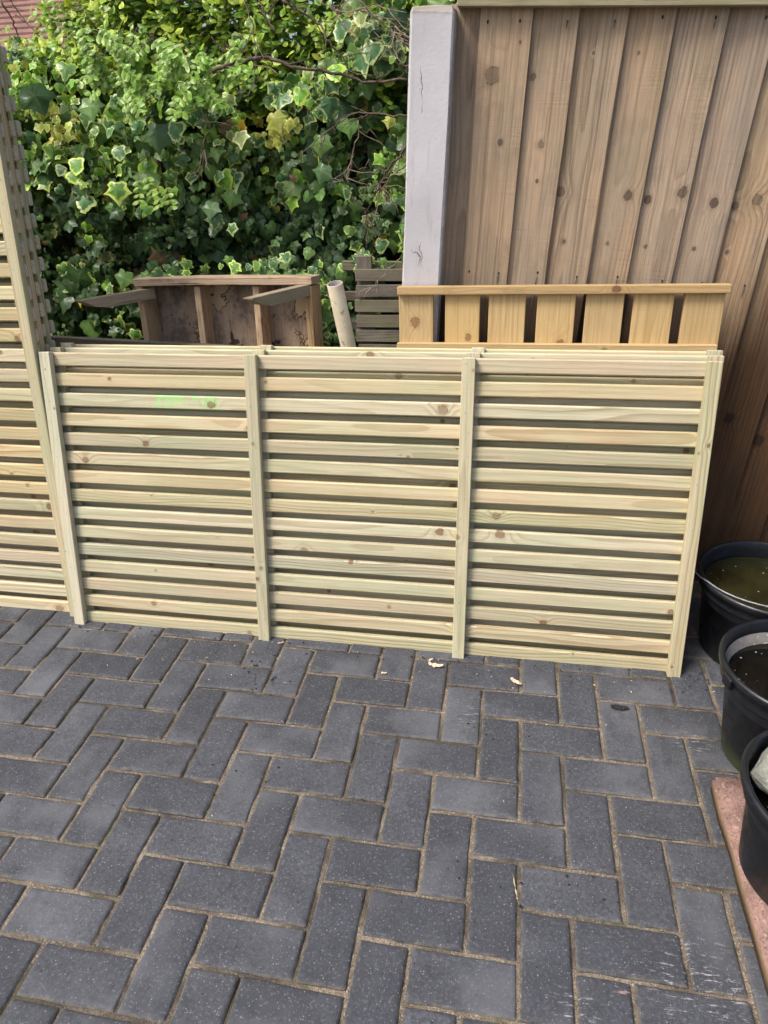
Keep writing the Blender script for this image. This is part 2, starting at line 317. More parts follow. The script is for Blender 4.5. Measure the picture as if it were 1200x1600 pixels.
def mat_kerb():
    s = N('pink_concrete'); p = s.obj()
    c = s.mix(s.ss(s.noise(p, 22, 5, .65), .35, .68), (.31, .19, .16), (.20, .125, .105))
    c = s.mix(s.ss(s.noise(p, 60, 4, .6), .6, .72, 0., .6), c, (.42, .32, .29))
    c = s.mix(s.ss(s.noise(p, 150, 3, .7), .54, .64, 0., .75), c, (.09, .06, .05)); c = s.mix(s.ss(s.noise(s.vadd(p, (3., 0., 0.)), 110, 3, .7), .58, .68, 0., .6), c, (.5, .4, .36)); c = s.mix(s.ss(s.noise(p, 7, 4, .6), .5, .7, 0., .5), c, (.19, .14, .115))
    nz = s.sep(s.n('ShaderNodeNewGeometry').outputs['Normal'])[2]
    c = s.mix(s.ss(s.math('ADD', nz, s.math('MULTIPLY', s.math('SUBTRACT', s.noise(p, 30, 4), .5), .5)), .7, .35, 0., .85), c, (.20, .135, .07))
    return s.fin(c, .9, s.bump(s.noise(p, 130, 4), .8, .003), .2)
M_kerb = mat_kerb()
M_shav = simple('wood_shaving', (.72, .55, .40), .7, (.6, .38, .24), None, 40)
M_dark = simple('black_organic', (.012, .012, .01), .8, (.03, .028, .02), None, 40, .8, .003)
M_strawm = simple('dry_straw', (.5, .42, .24), .8)
M_bark = simple('brown_bark', (.13, .085, .06), .85, (.07, .045, .032), (.26, .22, .18), 30, .8, .003)
M_barkpale = simple('pale_twig_bark', (.30, .225, .16), .85, (.18, .12, .085), None, 40)

def mat_leaf():
    s = N('leaf'); ci = s.attr('inner', 'GEOMETRY', 'Color'); co = s.attr('outer', 'GEOMETRY', 'Color')
    ed = s.attr('edge', 'GEOMETRY', 'Fac'); ve = s.attr('vein', 'GEOMETRY', 'Fac'); g = s.pos()
    nz = s.noise(g, 90, 3)
    f = s.ss(s.math('ADD', ed, s.math('MULTIPLY', s.math('SUBTRACT', s.noise(g, 60, 2), .5), 2.2)), .40, .68)
    c = s.mix(f, ci, co)
    c = s.mix(s.ss(s.noise(g, 45, 4, .7), .5, .62, 0., .35), c, s.mix(1., c, (.6, .75, .62), 'MULTIPLY'))
    c = s.mix(s.ss(ve, .72, .98, 0., .45), c, s.mix(.5, c, (.30, .42, .16)))
    s.fin(c, s.ss(nz, .3, .7, .26, .44), s.bump(s.math('ADD', s.noise(g, 200, 2), s.math('MULTIPLY', ve, -1.)), .3, .002), .4)
    tr = s.n('ShaderNodeBsdfTranslucent'); s.set(tr.inputs['Color'], s.mix(1., c, (1.3, 1.35, .7), 'MULTIPLY'))
    ms = s.n('ShaderNodeMixShader'); ms.inputs[0].default_value = .22
    s.t.links.new(s.b.outputs[0], ms.inputs[1]); s.t.links.new(tr.outputs[0], ms.inputs[2]); s.t.links.new(ms.outputs[0], s.out.inputs[0])
    return s.m
M_leaf = mat_leaf()

# ------------------------------------------------------------------ object helpers
def tag(o, label=None, cat=None, group=None, kind=None):
    if label: o['label'] = label
    if cat: o['category'] = cat
    if group: o['group'] = group
    if kind: o['kind'] = kind
    return o
def empty(name, mat4, label, cat, group=None):
    o = bpy.data.objects.new(name, None); COL.objects.link(o); o.empty_display_size = .05; o.matrix_world = mat4
    return tag(o, label, cat, group)
def link(name, me, local=None, parent=None):
    o = bpy.data.objects.new(name, me); COL.objects.link(o)
    if parent is not None: o.parent = parent
    if local is not None: o.matrix_local = local
    return o
def mesh(name, v, f, mat, smooth=False):
    me = bpy.data.meshes.new(name); me.from_pydata([tuple(map(float, q)) for q in v], [], [tuple(q) for q in f]); me.materials.append(mat)
    if smooth: me.polygons.foreach_set('use_smooth', [True] * len(me.polygons))
    me.update(); return me
def T(x, y, z): return Matrix.Translation((x, y, z))
def frame(o, xd, yd):
    x = Vector(xd).normalized(); y = Vector(yd); y = (y - x * y.dot(x)).normalized(); z = x.cross(y)
    return Matrix(((x.x, y.x, z.x, o[0]), (x.y, y.y, z.y, o[1]), (x.z, y.z, z.z, o[2]), (0, 0, 0, 1)))
_bc = {}
def bbox_mesh(L, W, H, b, mat, segs=1, wob=0., seed=0):
    """board centred on the origin, length L along X, chamfered by b; segs pieces along X that can wander by wob"""
    key = (round(L, 4), round(W, 4), round(H, 4), b, mat.name, segs, wob, seed)
    if key in _bc: return _bc[key]
    w, h = W / 2, H / 2; rr = random.Random(seed)
    sec = [(-w + b, -h), (w - b, -h), (w, -h + b), (w, h - b), (w - b, h), (-w + b, h), (-w, h - b), (-w, -h + b)]
    sec2 = [(a * (1 - 2 * b / W * .9), c * (1 - 2 * b / H * .9)) for a, c in sec]
    xs = [-L / 2, -L / 2 + b] + [-L / 2 + L * i / segs for i in range(1, segs)] + [L / 2 - b, L / 2]
    v = []; f = []; oy = oz = 0
    for i, x in enumerate(xs):
        if 1 < i < len(xs) - 2: oy += rr.uniform(-wob, wob) * .5; oz += rr.uniform(-wob, wob) * .5
        for a, c in (sec2 if i in (0, len(xs) - 1) else sec): v.append((x, a + oy, c + oz))
    n = len(xs)
    for i in range(n - 1):
        for j in range(8): f.append((i * 8 + j, i * 8 + (j + 1) % 8, (i + 1) * 8 + (j + 1) % 8, (i + 1) * 8 + j))
    f.append(tuple(range(7, -1, -1))); f.append(tuple((n - 1) * 8 + j for j in range(8)))
    f = [q[::-1] for q in f]
    me = mesh('board', v, f, mat); me.validate(); _bc[key] = me
    return me
def knots(o, L, W, n=None, r=(.004, .0105), fixed=()):
    ks = list(fixed); n = rnd.choice((0, 1, 2, 2, 3)) if n is None else n
    while len(ks) < n: ks.append((rnd.uniform(-L * .48, L * .48), rnd.uniform(-W * .42, W * .42), rnd.uniform(*r) * rnd.choice((.4, .6, .9, 1.1))))
    for i, k in enumerate(ks[:3]): o['k%d' % i] = tuple(map(float, k))
def tube(path, rad, sides=8, cap=True):
    v = []; f = []; P = [Vector(p) for p in path]; n = len(P)
    if not hasattr(rad, '__len__'): rad = [rad] * n
    up = Vector((0.31, .22, .93))
    for i, p in enumerate(P):
        t = (P[min(i + 1, n - 1)] - P[max(i - 1, 0)]).normalized(); a = t.cross(up)
        if a.length < 1e-3: a = t.cross(Vector((1, 0, 0)))
        a.normalize(); b = t.cross(a)
        for j in range(sides):
            g = 2 * math.pi * j / sides; v.append(p + (a * math.cos(g) + b * math.sin(g)) * rad[i])
    for i in range(n - 1):
        for j in range(sides): f.append((i * sides + j, i * sides + (j + 1) % sides, (i + 1) * sides + (j + 1) % sides, (i + 1) * sides + j))
    if cap: f.append(tuple(range(sides - 1, -1, -1))); f.append(tuple((n - 1) * sides + j for j in range(sides)))
    return v, f
def merge(parts):
    V = []; F = []
    for v, f in parts:
        k = len(V); V += list(v); F += [tuple(i + k for i in q) for q in f]
    return V, F
def lathe(prof, n=64, wob=0.):
    v = []; f = []
    for r, z in prof:
        for j in range(n):
            g = 2 * math.pi * j / n; rr = r * (1 + wob * math.sin(2 * g + 1)); v.append((rr * math.cos(g), rr * math.sin(g), z))
    for i in range(len(prof) - 1):
        for j in range(n): f.append((i * n + j, i * n + (j + 1) % n, (i + 1) * n + (j + 1) % n, (i + 1) * n + j))
    return v, f

# ------------------------------------------------------------------ ground and paving
gm = mesh('ground', [(-120, -120, -.16), (120, -120, -.16), (120, 120, -.16), (-120, 120, -.16)], [(0, 1, 2, 3)], M_soil)
tag(link('ground', gm), kind='structure', label='dark bare soil around the paved yard')
PX0, PX1, PY0, PY1 = -1.6, 2.9, -1.45, .62
nx, ny = 540, 260
gx, gy = np.meshgrid(np.linspace(PX0 - .2, PX1 + .2, nx), np.linspace(PY0 - .2, PY1 + .1, ny))
def vnoise(x, y, s, seed):
    r = np.random.default_rng(seed); G = r.random((256, 256)); X = x * s + 1000; Y = y * s + 1000
    i = np.floor(X).astype(int); j = np.floor(Y).astype(int); a = X - i; b = Y - j; a = a * a * (3 - 2 * a); b = b * b * (3 - 2 * b)
    g = lambda p, q: G[p % 256, q % 256]
    return (g(i, j) * (1 - a) + g(i + 1, j) * a) * (1 - b) + (g(i, j + 1) * (1 - a) + g(i + 1, j + 1) * a) * b
gz = -.0074 + .0052 * (vnoise(gx, gy, 14, 1) - .3) + .003 * (vnoise(gx, gy, 55, 2) - .5)
V = np.stack([gx, gy, gz], -1).reshape(-1, 3)
idx = np.arange(nx * ny).reshape(ny, nx)
F = np.stack([idx[:-1, :-1], idx[:-1, 1:], idx[1:, 1:], idx[1:, :-1]], -1).reshape(-1, 4)
me = bpy.data.meshes.new('sand_bed'); me.from_pydata(V.tolist(), [], F.tolist()); me.materials.append(M_sand)
bed = link('patio', me); tag(bed, kind='structure', label='herringbone block paving with brown sand in the joints')
def paver_mesh(seed):
    rr = random.Random(seed); L, W, b, H = .1924 + rr.uniform(-.0006, .0006), .0924 + rr.uniform(-.0005, .0005), .0036, .055
    rings = [(0, -H, 1), (0, -b * 1.15, 1.), (b * .75, -b * .25, .9), (b * 1.15, 0, .6), (b * 2.8, .0003, 0)]
    v = []; f = []; e = []; n = 24
    pts = []
    cr = .004
    for cx, cy, a0 in ((1, 1, 0), (-1, 1, 90), (-1, -1, 180), (1, -1, 270)):
        for t in (0, 45, 90): pts.append((cx, cy, math.cos(R_(a0 + t)), math.sin(R_(a0 + t))))
        nxt = {(1, 1): (-1, 1), (-1, 1): (-1, -1), (-1, -1): (1, -1), (1, -1): (1, 1)}[(cx, cy)]
        for k in (1, 2, 3): pts.append((cx + (nxt[0] - cx) * k / 4, cy + (nxt[1] - cy) * k / 4, None, None))
    jit = [(rr.uniform(-.0009, .0009), rr.uniform(-.0009, .0009)) for _ in pts]
    for ins, z, ed in rings:
        for (cx, cy, nxn, nyn), (jx, jy) in zip(pts, jit):
            X = cx * (L / 2 - cr - ins) if abs(cx) == 1 else cx * (L / 2 - ins); Y = cy * (W / 2 - cr - ins) if abs(cy) == 1 else cy * (W / 2 - ins)
            if nxn is not None: X += nxn * cr; Y += nyn * cr
            else:
                if abs(cx) == 1: X = cx * (L / 2 - ins)
                if abs(cy) == 1: Y = cy * (W / 2 - ins)
            v.append((X + jx, Y + jy, z + (rr.uniform(-.0003, .0003) if ed < 1 else 0))); e.append(ed)
    m = len(pts)
    for i in range(len(rings) - 1):
        for j in range(m): f.append((i * m + j, i * m + (j + 1) % m, (i + 1) * m + (j + 1) % m, (i + 1) * m + j))
    v.append((0, 0, .0004)); e.append(0); c = len(v) - 1; k = (len(rings) - 1) * m
    for j in range(m): f.append((k + j, k + (j + 1) % m, c))
    me = mesh('paver', v, f, M_paver); at = me.attributes.new('edge', 'FLOAT', 'POINT'); at.data.foreach_set('value', e)
    me.polygons.foreach_set('use_smooth', [len(p.vertices) == 3 or p.index >= 2 * m for p in me.polygons])
    return me
pmesh = [paver_mesh(i) for i in range(6)]
spots = []
for a in range(-14, 16):
    for b in range(-30, 40):
        for kind in (0, 1):
            x0 = (b + 4 * a) * .1; y0 = -b * .1
            if kind == 0: cx, cy, rz = x0 + .1, y0 - .05, 0
            else: cx, cy, rz = x0 + .25, y0, math.pi / 2
            if not (PX0 < cx < PX1 and PY0 < cy < PY1): continue
            spots.append((cx, cy, rz))
def seen(x, y):
    p = Vector((x, y, 0)) - CP; w = p.dot(f_)
    if w < .05: return -1e9
    u = 600 + 1079.3 * p.dot(r_) / w; v = 800 + 1079.3 * p.dot(d_) / w
    if u < -70 or u > 1270 or v > 1680: return -w - 100
    if y > .36: return -w - 50
    return -w
spots.sort(key=lambda s: -seen(s[0], s[1]))
rest_v = []
for i, (cx, cy, rz) in enumerate(spots):
    me = pmesh[rnd.randrange(6)]
    Mx = T(cx + rnd.gauss(0, .0007), cy + rnd.gauss(0, .0007), rnd.gauss(0, .0007)) @ Matrix.Rotation(rz + rnd.choice((0, math.pi)) + rnd.gauss(0, .005), 4, 'Z') @ Matrix.Rotation(rnd.gauss(0, .006), 4, 'X') @ Matrix.Rotation(rnd.gauss(0, .004), 4, 'Y')
    if i < 300: link('paver', me, Mx, bed)
    else: rest_v.append((Mx, me))
def joined(name, items, mat, parent=None, attrs=()):
    vs = []; fs = []; ev = []; k = 0
    for Mx, me in items:
        co = np.empty(len(me.vertices) * 3); me.vertices.foreach_get('co', co); co = co.reshape(-1, 3)
        A = np.array(Mx); vs.append(co @ A[:3, :3].T + A[:3, 3]); fs += [tuple(q + k for q in p.vertices) for p in me.polygons]
        e = np.empty(len(me.vertices)); me.attributes['edge'].data.foreach_get('value', e); ev.append(e); k += len(co)
    me = bpy.data.meshes.new(name); me.from_pydata(np.concatenate(vs).tolist(), [], fs); me.materials.append(mat)
    me.attributes.new('edge', 'FLOAT', 'POINT').data.foreach_set('value', np.concatenate(ev)); me.update()
    return link(name, me, Matrix(), parent)
if rest_v: tag(joined('paver', rest_v, M_paver, bed), kind='stuff')

# kerb slab under the front bucket
def lump_box(L, W, H, mat, b=.008, n=(14, 5, 3), amp=.002, seed=3):
    import bmesh
    bm = bmesh.new(); bmesh.ops.create_cube(bm, size=1)
    for v in bm.verts: v.co = Vector((v.co.x * L, v.co.y * W, v.co.z * H))
    bmesh.ops.bevel(bm, geom=bm.edges[:], offset=b, segments=2, affect='EDGES')
    bmesh.ops.subdivide_edges(bm, edges=[e for e in bm.edges if e.calc_length() > L / n[0]], cuts=12, use_grid_fill=True)
    rr = random.Random(seed)
    for v in bm.verts:
        v.co += Vector([rr.uniform(-amp, amp) for _ in range(3)])
    me = bpy.data.meshes.new('slab'); bm.to_mesh(me); bm.free(); me.materials.append(mat)
    me.polygons.foreach_set('use_smooth', [True] * len(me.polygons)); return me
k = link('edging_slab', lump_box(1.1, .24, .052, M_kerb), frame((1.626 + .12, -.157 - .55, .0265), (.008, -1, 0), (1, 0, 0)))
tag(k, 'flat pinkish red concrete edging slab under the front bucket', 'edging slab')

# ------------------------------------------------------------------ slatted panels
def slat_panel(org, lean, width, n, battens, label, group, warm=False, x_jit=.002, paint=None, roll=0.):
    """panel frame: local X along the slats, local Y up the slope, local Z towards the viewer"""
    a = R_(lean); pitch = .0577; sw = .038; st = .016; bt = .019; H = .037 + (n - 1) * pitch
    Mx = frame(org, (1, 0, roll), (0, math.sin(a), math.cos(a)))
    e = empty('slatted_fence_panel', Mx, label, 'fence panel', group)
    for i in range(n):
        mt = M_new2 if (rnd.random() < (.75 if warm else .3)) else M_new
        me = bbox_mesh(width, sw, st, .0032, mt, 5, .0007, rnd.randrange(5))
        L = T(width / 2 + rnd.uniform(-x_jit, x_jit) + (.004 if x_jit > .005 else 0), .019 + i * pitch + rnd.gauss(0, .0007), -bt - st / 2 - .0006) @ Matrix.Rotation(rnd.gauss(0, .0007), 4, 'Z') @ Matrix.Rotation(rnd.gauss(0, .012), 4, 'X')
        if rnd.random() < .5: L = L @ Matrix.Rotation(math.pi, 4, 'Z')
        o = link('slat', me, L, e)
        if paint and i == paint[0]:
            L = T(width / 2, .019 + i * pitch, -bt - st / 2 - .0006); o.matrix_local = L; o['paint'] = paint[1]
            knots(o, width, sw, 2, fixed=((-.41, -.004, .010), (.241, 0, .011)))
        else: knots(o, width, sw)
    for x in battens:
        o = link('batten', bbox_mesh(H + .006, .0345, bt, .0015, M_new2 if warm and rnd.random() < .7 else M_new, 3, .0006, rnd.randrange(4)),
                 frame((x, H / 2, -bt / 2), (0, 1, 0), (-1, 0, 0)) @ Matrix.Rotation(rnd.gauss(0, .0012), 4, 'Z'), e)
        knots(o, H, .034, rnd.choice((1, 2, 3)), (.002, .006))
    st_ = []
    for x in battens:
        for i in range(n):
            if rnd.random() < .2: continue
            cx_, cy_ = x + rnd.uniform(-.007, .007), .019 + i * pitch + rnd.uniform(-.006, .006); q_ = .0011
            st_.append(([(cx_ - q_, cy_ - q_ * 1.6, .0004), (cx_ + q_, cy_ - q_ * 1.6, .0004), (cx_ + q_, cy_ + q_ * 1.6, .0004), (cx_ - q_, cy_ + q_ * 1.6, .0004), (cx_, cy_, .0008)], [(0, 1, 4), (1, 2, 4), (2, 3, 4), (3, 0, 4)]))
    vv_, ff_ = merge(st_); link('nail_head', mesh('nail_heads', vv_, ff_, M_wire), Matrix(), e)['kind'] = 'stuff'
    return e
G1 = 'new slatted panels leaning in the long low stack'
B4 = (.0172, .634, 1.222, 1.8128)
slat_panel((-.2005, .2145, 0), 13.0, 1.83, 15, B4, 'front pale slatted panel of the low stack, green paint smear on its third slat', G1,
           paint=(12, (-.498, .125, 1.)))
slat_panel((-.190, .2585, 0.001), 12.85, 1.83, 15, B4, 'middle slatted panel of the low stack, between the front and the rearmost one', G1)
slat_panel((-.182, .3020, 0.002), 12.7, 1.83, 15, B4, 'rearmost slatted panel of the low stack, nearest the yellow pine boards', G1)
G2 = 'tall slatted panels leaning at the left edge'
slat_panel((-.205 - .915, .250, .001), 10.0, .915, 28, (.0172, .4575, .8978), 'front tall slatted panel at the left edge, its batten in full view', G2, True, .003)
slat_panel((-.214 - .915, .302, .001), 9.6, .915, 28, (.0172, .4575, .8978), 'middle tall slatted panel at the left edge, sandwiched between two others', G2, True, .006)
e3 = slat_panel((-.219 - .915, .352, .001), 9.1, .915, 28, (.0172, .4575, .8978), 'rearmost tall slatted panel at the left edge, its slat ends against the ivy', G2, False, .006)

# ------------------------------------------------------------------ yellow pine panel
a = R_(6); OY = .50
op = empty('pine_board_panel', frame((.815, OY, .0), (1, 0, .004), (0, math.sin(a), math.cos(a))), 'yellow pine panel of upright boards with gaps, behind the slatted stack', 'fence panel')
ed = [(.816, .912), (.944, 1.039), (1.063, 1.162), (1.192, 1.292), (1.318, 1.415), (1.441, 1.541), (1.566, 1.664)]
for i, (xa, xb) in enumerate(ed):
    me = bbox_mesh(.93, xb - xa, .016, .0015, M_orange, 2, .0004, i)
    o = link('board', me, frame(((xa + xb) / 2 - .815, .485, -.02), (0, 1, 0), (-1, 0, 0)) @ Matrix.Rotation(rnd.gauss(0, .002), 4, 'Z'), op)
    kk = {0: ((.388, .003, .012),), 1: ((.345, -.018, .008),), 3: ((.327, -.015, .013), (.10, .0, .01))}.get(i, ())
    knots(o, .93, .1, len(kk), fixed=kk)
me = bbox_mesh(.858, .022, .034, .0015, M_rail, 4, .0006, 1)
link('rail', me, T(.427, .958, -.0135) , op)['k0'] = (.15, 0., .009)
me = bbox_mesh(.848, .024, .022, .0015, M_orange, 4, .0006, 2)
link('rail', me, T(.42, .806, -.0005), op)['k0'] = (.14, -.002, .006)
link('rail', bbox_mesh(.858, .024, .034, .0015, M_rail, 4, .0006, 3), T(.427, .02, -.0135), op)

# ------------------------------------------------------------------ boundary fence and concrete post
ph = R_(3.2); FY = .70
FM = frame((0, FY, 0), (math.cos(ph), 0, -math.sin(ph)), (math.sin(ph), 0, math.cos(ph)))   # local X along, local Y up, local Z to the viewer
fe = empty('boundary_fence', FM, 'brown feather edge timber fence right of the pale concrete post', 'fence')
edges = [.924, 1.047, 1.154, 1.264, 1.371, 1.485]
while edges[-1] < 3.0: edges.append(edges[-1] + rnd.uniform(.105, .114))
def feather(w, H):
    # local X up the board (grain), local Y across with the thick edge at -Y (the right in view), local Z front
    n = 6; v = []; f = []
    for i in range(n + 1):
        x = -H / 2 + H * i / n; j = rnd.gauss(0, .0009)
        v += [(x, -w / 2 + j, .0), (x, -w / 2 + j, -.013), (x, w / 2 + j, -.0055), (x, w / 2 + j, .0)]
    for i in range(n):
        for q in range(4): f.append((i * 4 + q, (i + 1) * 4 + q, (i + 1) * 4 + (q + 1) % 4, i * 4 + (q + 1) % 4))
    f += [(0, 1, 2, 3), (n * 4 + 3, n * 4 + 2, n * 4 + 1, n * 4)]
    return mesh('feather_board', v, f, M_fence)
FK = [(768, 118, 0.0164), (782, 223, 0.0066), (813, 66, 0.0031), (845, 226, 0.0074), (839, 283, 0.0039), (875, 300, 0.0094), (981, 305, 0.0101), (1012, 313, 0.0094), (1067, 301, 0.0109),
      (1116, 317, 0.0101), (1150, 322, 0.0086), (1184, 313, 0.0109), (737, 413, 0.0094), (881, 378, 0.0039), (949, 381, 0.0039), (1009, 386, 0.0047), (1085, 389, 0.0047), (1137, 395, 0.0047), (832, 120, 0.0062),
      (1140, 655, 0.0125), (1105, 652, 0.0101), (1185, 690, 0.0140), (828, 440, 0.0094), (1095, 690, 0.0047), (1160, 85, 0.0031), (927, 82, 0.0031), (998, 82, 0.0031)]
for i, er in enumerate(edges):
    el = .835 if i == 0 else (edges[i - 1] - (.02 if i > 1 else -.0))
    w = er - el; H = 1.63; zf = 0.
    if i == 1: el = edges[0]; w = er - el
    o = link('feather_edge_board', feather(w, H), None, fe)
    dz_l = -.015 if i > 1 else 0; z0 = -.0145 if i == 0 else 0
    xl = Vector((el, 0, z0 + dz_l)); xr = Vector((er + (.03 if i == 0 else 0), 0, z0))
    c = (xl + xr) / 2; o.matrix_local = frame((c.x, .02 + H / 2, c.z), (0, 1, 0), xl - xr)
    iv_ = (FM @ frame((c.x, .02 + H / 2, c.z), (0, 1, 0), xl - xr)).inverted(); kn = []
    for ku, kv, kr in FK:
        q = iv_ @ pxw(ku, kv, y=FY)
        if abs(q.y) < w / 2 + .002 and len(kn) < 3: kn.append((q.x, q.y, kr))
    knots(o, H, w, len(kn), (.004, .010), kn)
link('capping_rail', bbox_mesh(2.2, .042, .05, .002, M_cap, 5, .0005, 1), T(.868 + 1.1, 1.661, -.001), fe)
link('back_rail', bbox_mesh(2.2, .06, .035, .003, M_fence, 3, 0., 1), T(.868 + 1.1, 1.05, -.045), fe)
link('gravel_board', bbox_mesh(2.2, .1, .03, .003, M_cap, 3, 0., 1), T(.868 + 1.1, -.05, -.01), fe)
# nail heads with their dark run marks: pressed into the boards
M_streak = simple('iron_stain', (.105, .09, .08), .9, (.15, .125, .105), None, 60)
nm = mesh('nail', *lathe([(0.0001, .0008), (.0022, .0006), (.0026, -.0005)], 10), M_dark)
def streak(l):
    w = .0017; return mesh('rust_streak', [(-w * .6, 0, 0), (w * .6, 0, 0), (w, -l * .3, 0), (w * .7, -l * .7, 0), (0, -l, 0), (-w * .9, -l * .6, 0), (-w, -l * .25, 0)], [(0, 6, 5, 4, 3, 2, 1)], M_streak)
for i, er in enumerate(edges[1:14], 1):
    el = edges[i - 1]
    for wv, sl in ((1.618, 0.02), (1.04, .045)):
        xx = er - .026 + rnd.uniform(-.004, .004); fr = (er - xx) / (er - el)
        z = (-.015 * fr * (er - el) / (er - el + .02) if i > 1 else 0)
        o = link('nail_head', nm, T(xx, wv + rnd.uniform(-.006, .006), z + .0004) @ Matrix.Diagonal((1, 1.6, 1, 1)), fe)
        sl_ = (.03, .035, .09, .10, .085, .07)[i % 6] if wv < 1.2 else (.018 if i in (2, 3, 5) else 0)
        if sl_: link('rust_streak', streak(sl_), T(xx, wv - .002, z + .0022) @ Matrix.Rotation(-.05 + rnd.gauss(0, .02), 4, 'Z'), fe)
        if i == 1: link('nail_head', nm, T(el + .018, wv + rnd.uniform(-.006, .006), .0004) @ Matrix.Diagonal((1, 1.6, 1, 1)), fe)
# post: built about its own base, same tilt as the fence
pb = FM @ Vector((.8145, 0, 0))
v = []; f = []; lv = [-.25, .1, .4, .7, 1.0, 1.2, 1.4, 1.55, 1.625, 1.637]
hw, hd, cb = .0525, .048, .005
for i, zz in enumerate(lv):
    s_ = .93 if i == len(lv) - 1 else 1
    for (cx, cy) in [(-hw + cb, -hd), (hw - cb, -hd), (hw, -hd + cb), (hw, hd - cb), (hw - cb, hd), (-hw + cb, hd), (-hw, hd - cb), (-hw, -hd + cb)]:
        v.append((cx * s_ + rnd.gauss(0, .0008), cy * s_ + rnd.gauss(0, .0008), zz + (rnd.gauss(0, .002) if i > 7 else 0)))
for i in range(len(lv) - 1):
    for j in range(8): f.append((i * 8 + j, i * 8 + (j + 1) % 8, (i + 1) * 8 + (j + 1) % 8, (i + 1) * 8 + j))
n8 = (len(lv) - 1) * 8; v.append((.004, 0, 1.645)); f += [(n8 + j, n8 + (j + 1) % 8, len(v) - 1) for j in range(8)]
po = link('concrete_post', mesh('concrete_post', v, f, M_post), frame((pb.x, .640 + hd, pb.z), (math.cos(ph), 0, -math.sin(ph)), (0, 1, 0)))
tag(po, 'pale lilac grey painted concrete fence post left of the brown fence', 'fence post')

# ------------------------------------------------------------------ old table on its side
tl = Vector((-.10, .84, .945)); tr = Vector((.505, .80, .953))
ex = (tr - tl).normalized(); up = (Vector((0, .10, 1)) - ex * Vector((0, .10, 1)).dot(ex)).normalized(); nz_ = ex.cross(up)
W_ = (tr - tl).length
TM = frame(tl, ex, up)     # local X right, Y up, Z towards the viewer; Y=0 is the top front edge
tb = empty('old_table', TM, 'rotten wooden table tipped on its side, legs out, below the ivy', 'table')
def tboard(name, L, W, H, mat, c, xd, yd, seg=3, wob=.0028, kn=0):
    o = link(name, bbox_mesh(L, W, H, .002, mat, seg, wob, rnd.randrange(9)), frame(c, xd, yd), tb)
    knots(o, L, W, kn, (.006, .012)); return o
o = tboard('table_top', W_ - .012, .55, .012, M_ply, (W_ / 2, -.30, -.088), (0, 1, 0), (-1, 0, 0))
o.data = bbox_mesh(.55, W_ - .02, .012, .002, M_ply, 3, .001, 2)
tboard('apron', W_ + .012, .085, .024, M_old, (W_ / 2, -.012, -.035), (1, 0, 0), (0, 0, -1), 9, .003, 2)
tboard('apron', .5, .085, .022, M_old, (.008, -.276, -.037), (0, 1, 0), (0, 0, 1), 5)
tboard('apron', .5, .085, .022, M_old, (W_ - .008, -.276, -.037), (0, 1, 0), (0, 0, 1), 5)
tboard('batten', .5, .07, .022, M_old, (W_ * .345, -.276, -.046), (0, 1, 0), (0, 0, 1), 5)
tboard('batten', .5, .07, .022, M_old, (W_ * .685, -.276, -.046), (0, 1, 0), (0, 0, 1), 5)
def leg(p0, p1):
    A = TM.inverted() @ p0; B = TM.inverted() @ p1; d = (B - A); L = d.length; w = .0165; v = []
    for t, ww, sh in ((0, w, 0), (.70, w, 0), (.86, w * .7, -w * .25), (1, w * .10, -w * .88)):
        v += [(t * L, -.018, -ww + sh), (t * L, .018, -ww + sh), (t * L, .018, ww + sh), (t * L, -.018, ww + sh)]
    f = []
    for i in range(3):
        for q in range(4): f.append((i * 4 + q, i * 4 + (q + 1) % 4, (i + 1) * 4 + (q + 1) % 4, (i + 1) * 4 + q))
    f += [(3, 2, 1, 0), (12, 13, 14, 15)]
    return link('leg', mesh('leg', v, f, M_grey), frame(A, d, (.0, 0.35, 0.1) if False else d.cross(Vector((0, 1, 0)))), tb)
leg(pxw(236, 458, y=.86), pxw(125, 478, y=.58)); leg(pxw(478, 453, y=.80), pxw(388, 475, y=.55))

# ------------------------------------------------------------------ weathered crate of slats, pipe, old plank
cx0, cx1 = .628, .90
cr = empty('slatted_crate_side', T(cx0, .875, 0), 'dark weathered slatted crate side beside the concrete post', 'crate')
for i in range(18):
    z = .945 - i * .0475
    o = link('slat', bbox_mesh(cx1 - cx0, .039 + rnd.uniform(-.003, .002), .014, .002, M_slatgrey, 4, .0012, rnd.randrange(6)),
             frame(((cx1 - cx0) / 2 + rnd.uniform(-.006, .004), 0, z), (1, 0, rnd.gauss(0, .006)), (0, .08, 1)), cr)
    knots(o, .25, .04, 0)
for x in (.03, .22):
    link('stile', bbox_mesh(1.0, .05, .03, .002, M_slatgrey, 3, .001, 1), frame((x, .026, .5), (0, 0, 1), (1, 0, 0)), cr)
for i in range(9):
    link('rear_slat', bbox_mesh(.30, .03, .012, .002, M_slatgrey, 3, .001, 2), frame((.10, .056, .962 - i * .0475 * 2), (1, 0, -.02), (0, 0, 1)), cr)
pt = pxw(523, 443, y=.66); pmd = pxw(544, 540, y=.698); pbm = pmd + (pmd - pt) * (pmd.z / (pt.z - pmd.z)); d = pt - pbm
pm = empty('plastic_pipe', frame(pbm, d, (0, 1, 0)), 'yellowed open plastic pipe standing between the old table and the crate', 'pipe')
L = d.length; Ro, Ri = .0232, .0206
def ringmesh(rs, mat, nm_):
    v, f = lathe([(r, z) for r, z in rs], 40); v = [(z, x, y) for x, y, z in v]; return mesh(nm_, v, f, mat, True)
link('pipe_wall', ringmesh([(Ro, 0), (Ro, L - .001), (Ro - .0005, L), (Ri, L)], M_pvc, 'pipe_wall'), Matrix(), pm)
link('pipe_bore', ringmesh([(Ri - .0001, L - .0005), (Ri - .0001, 0.02), (0.0001, .02)], M_pvc_in, 'pipe_bore'), Matrix(), pm)
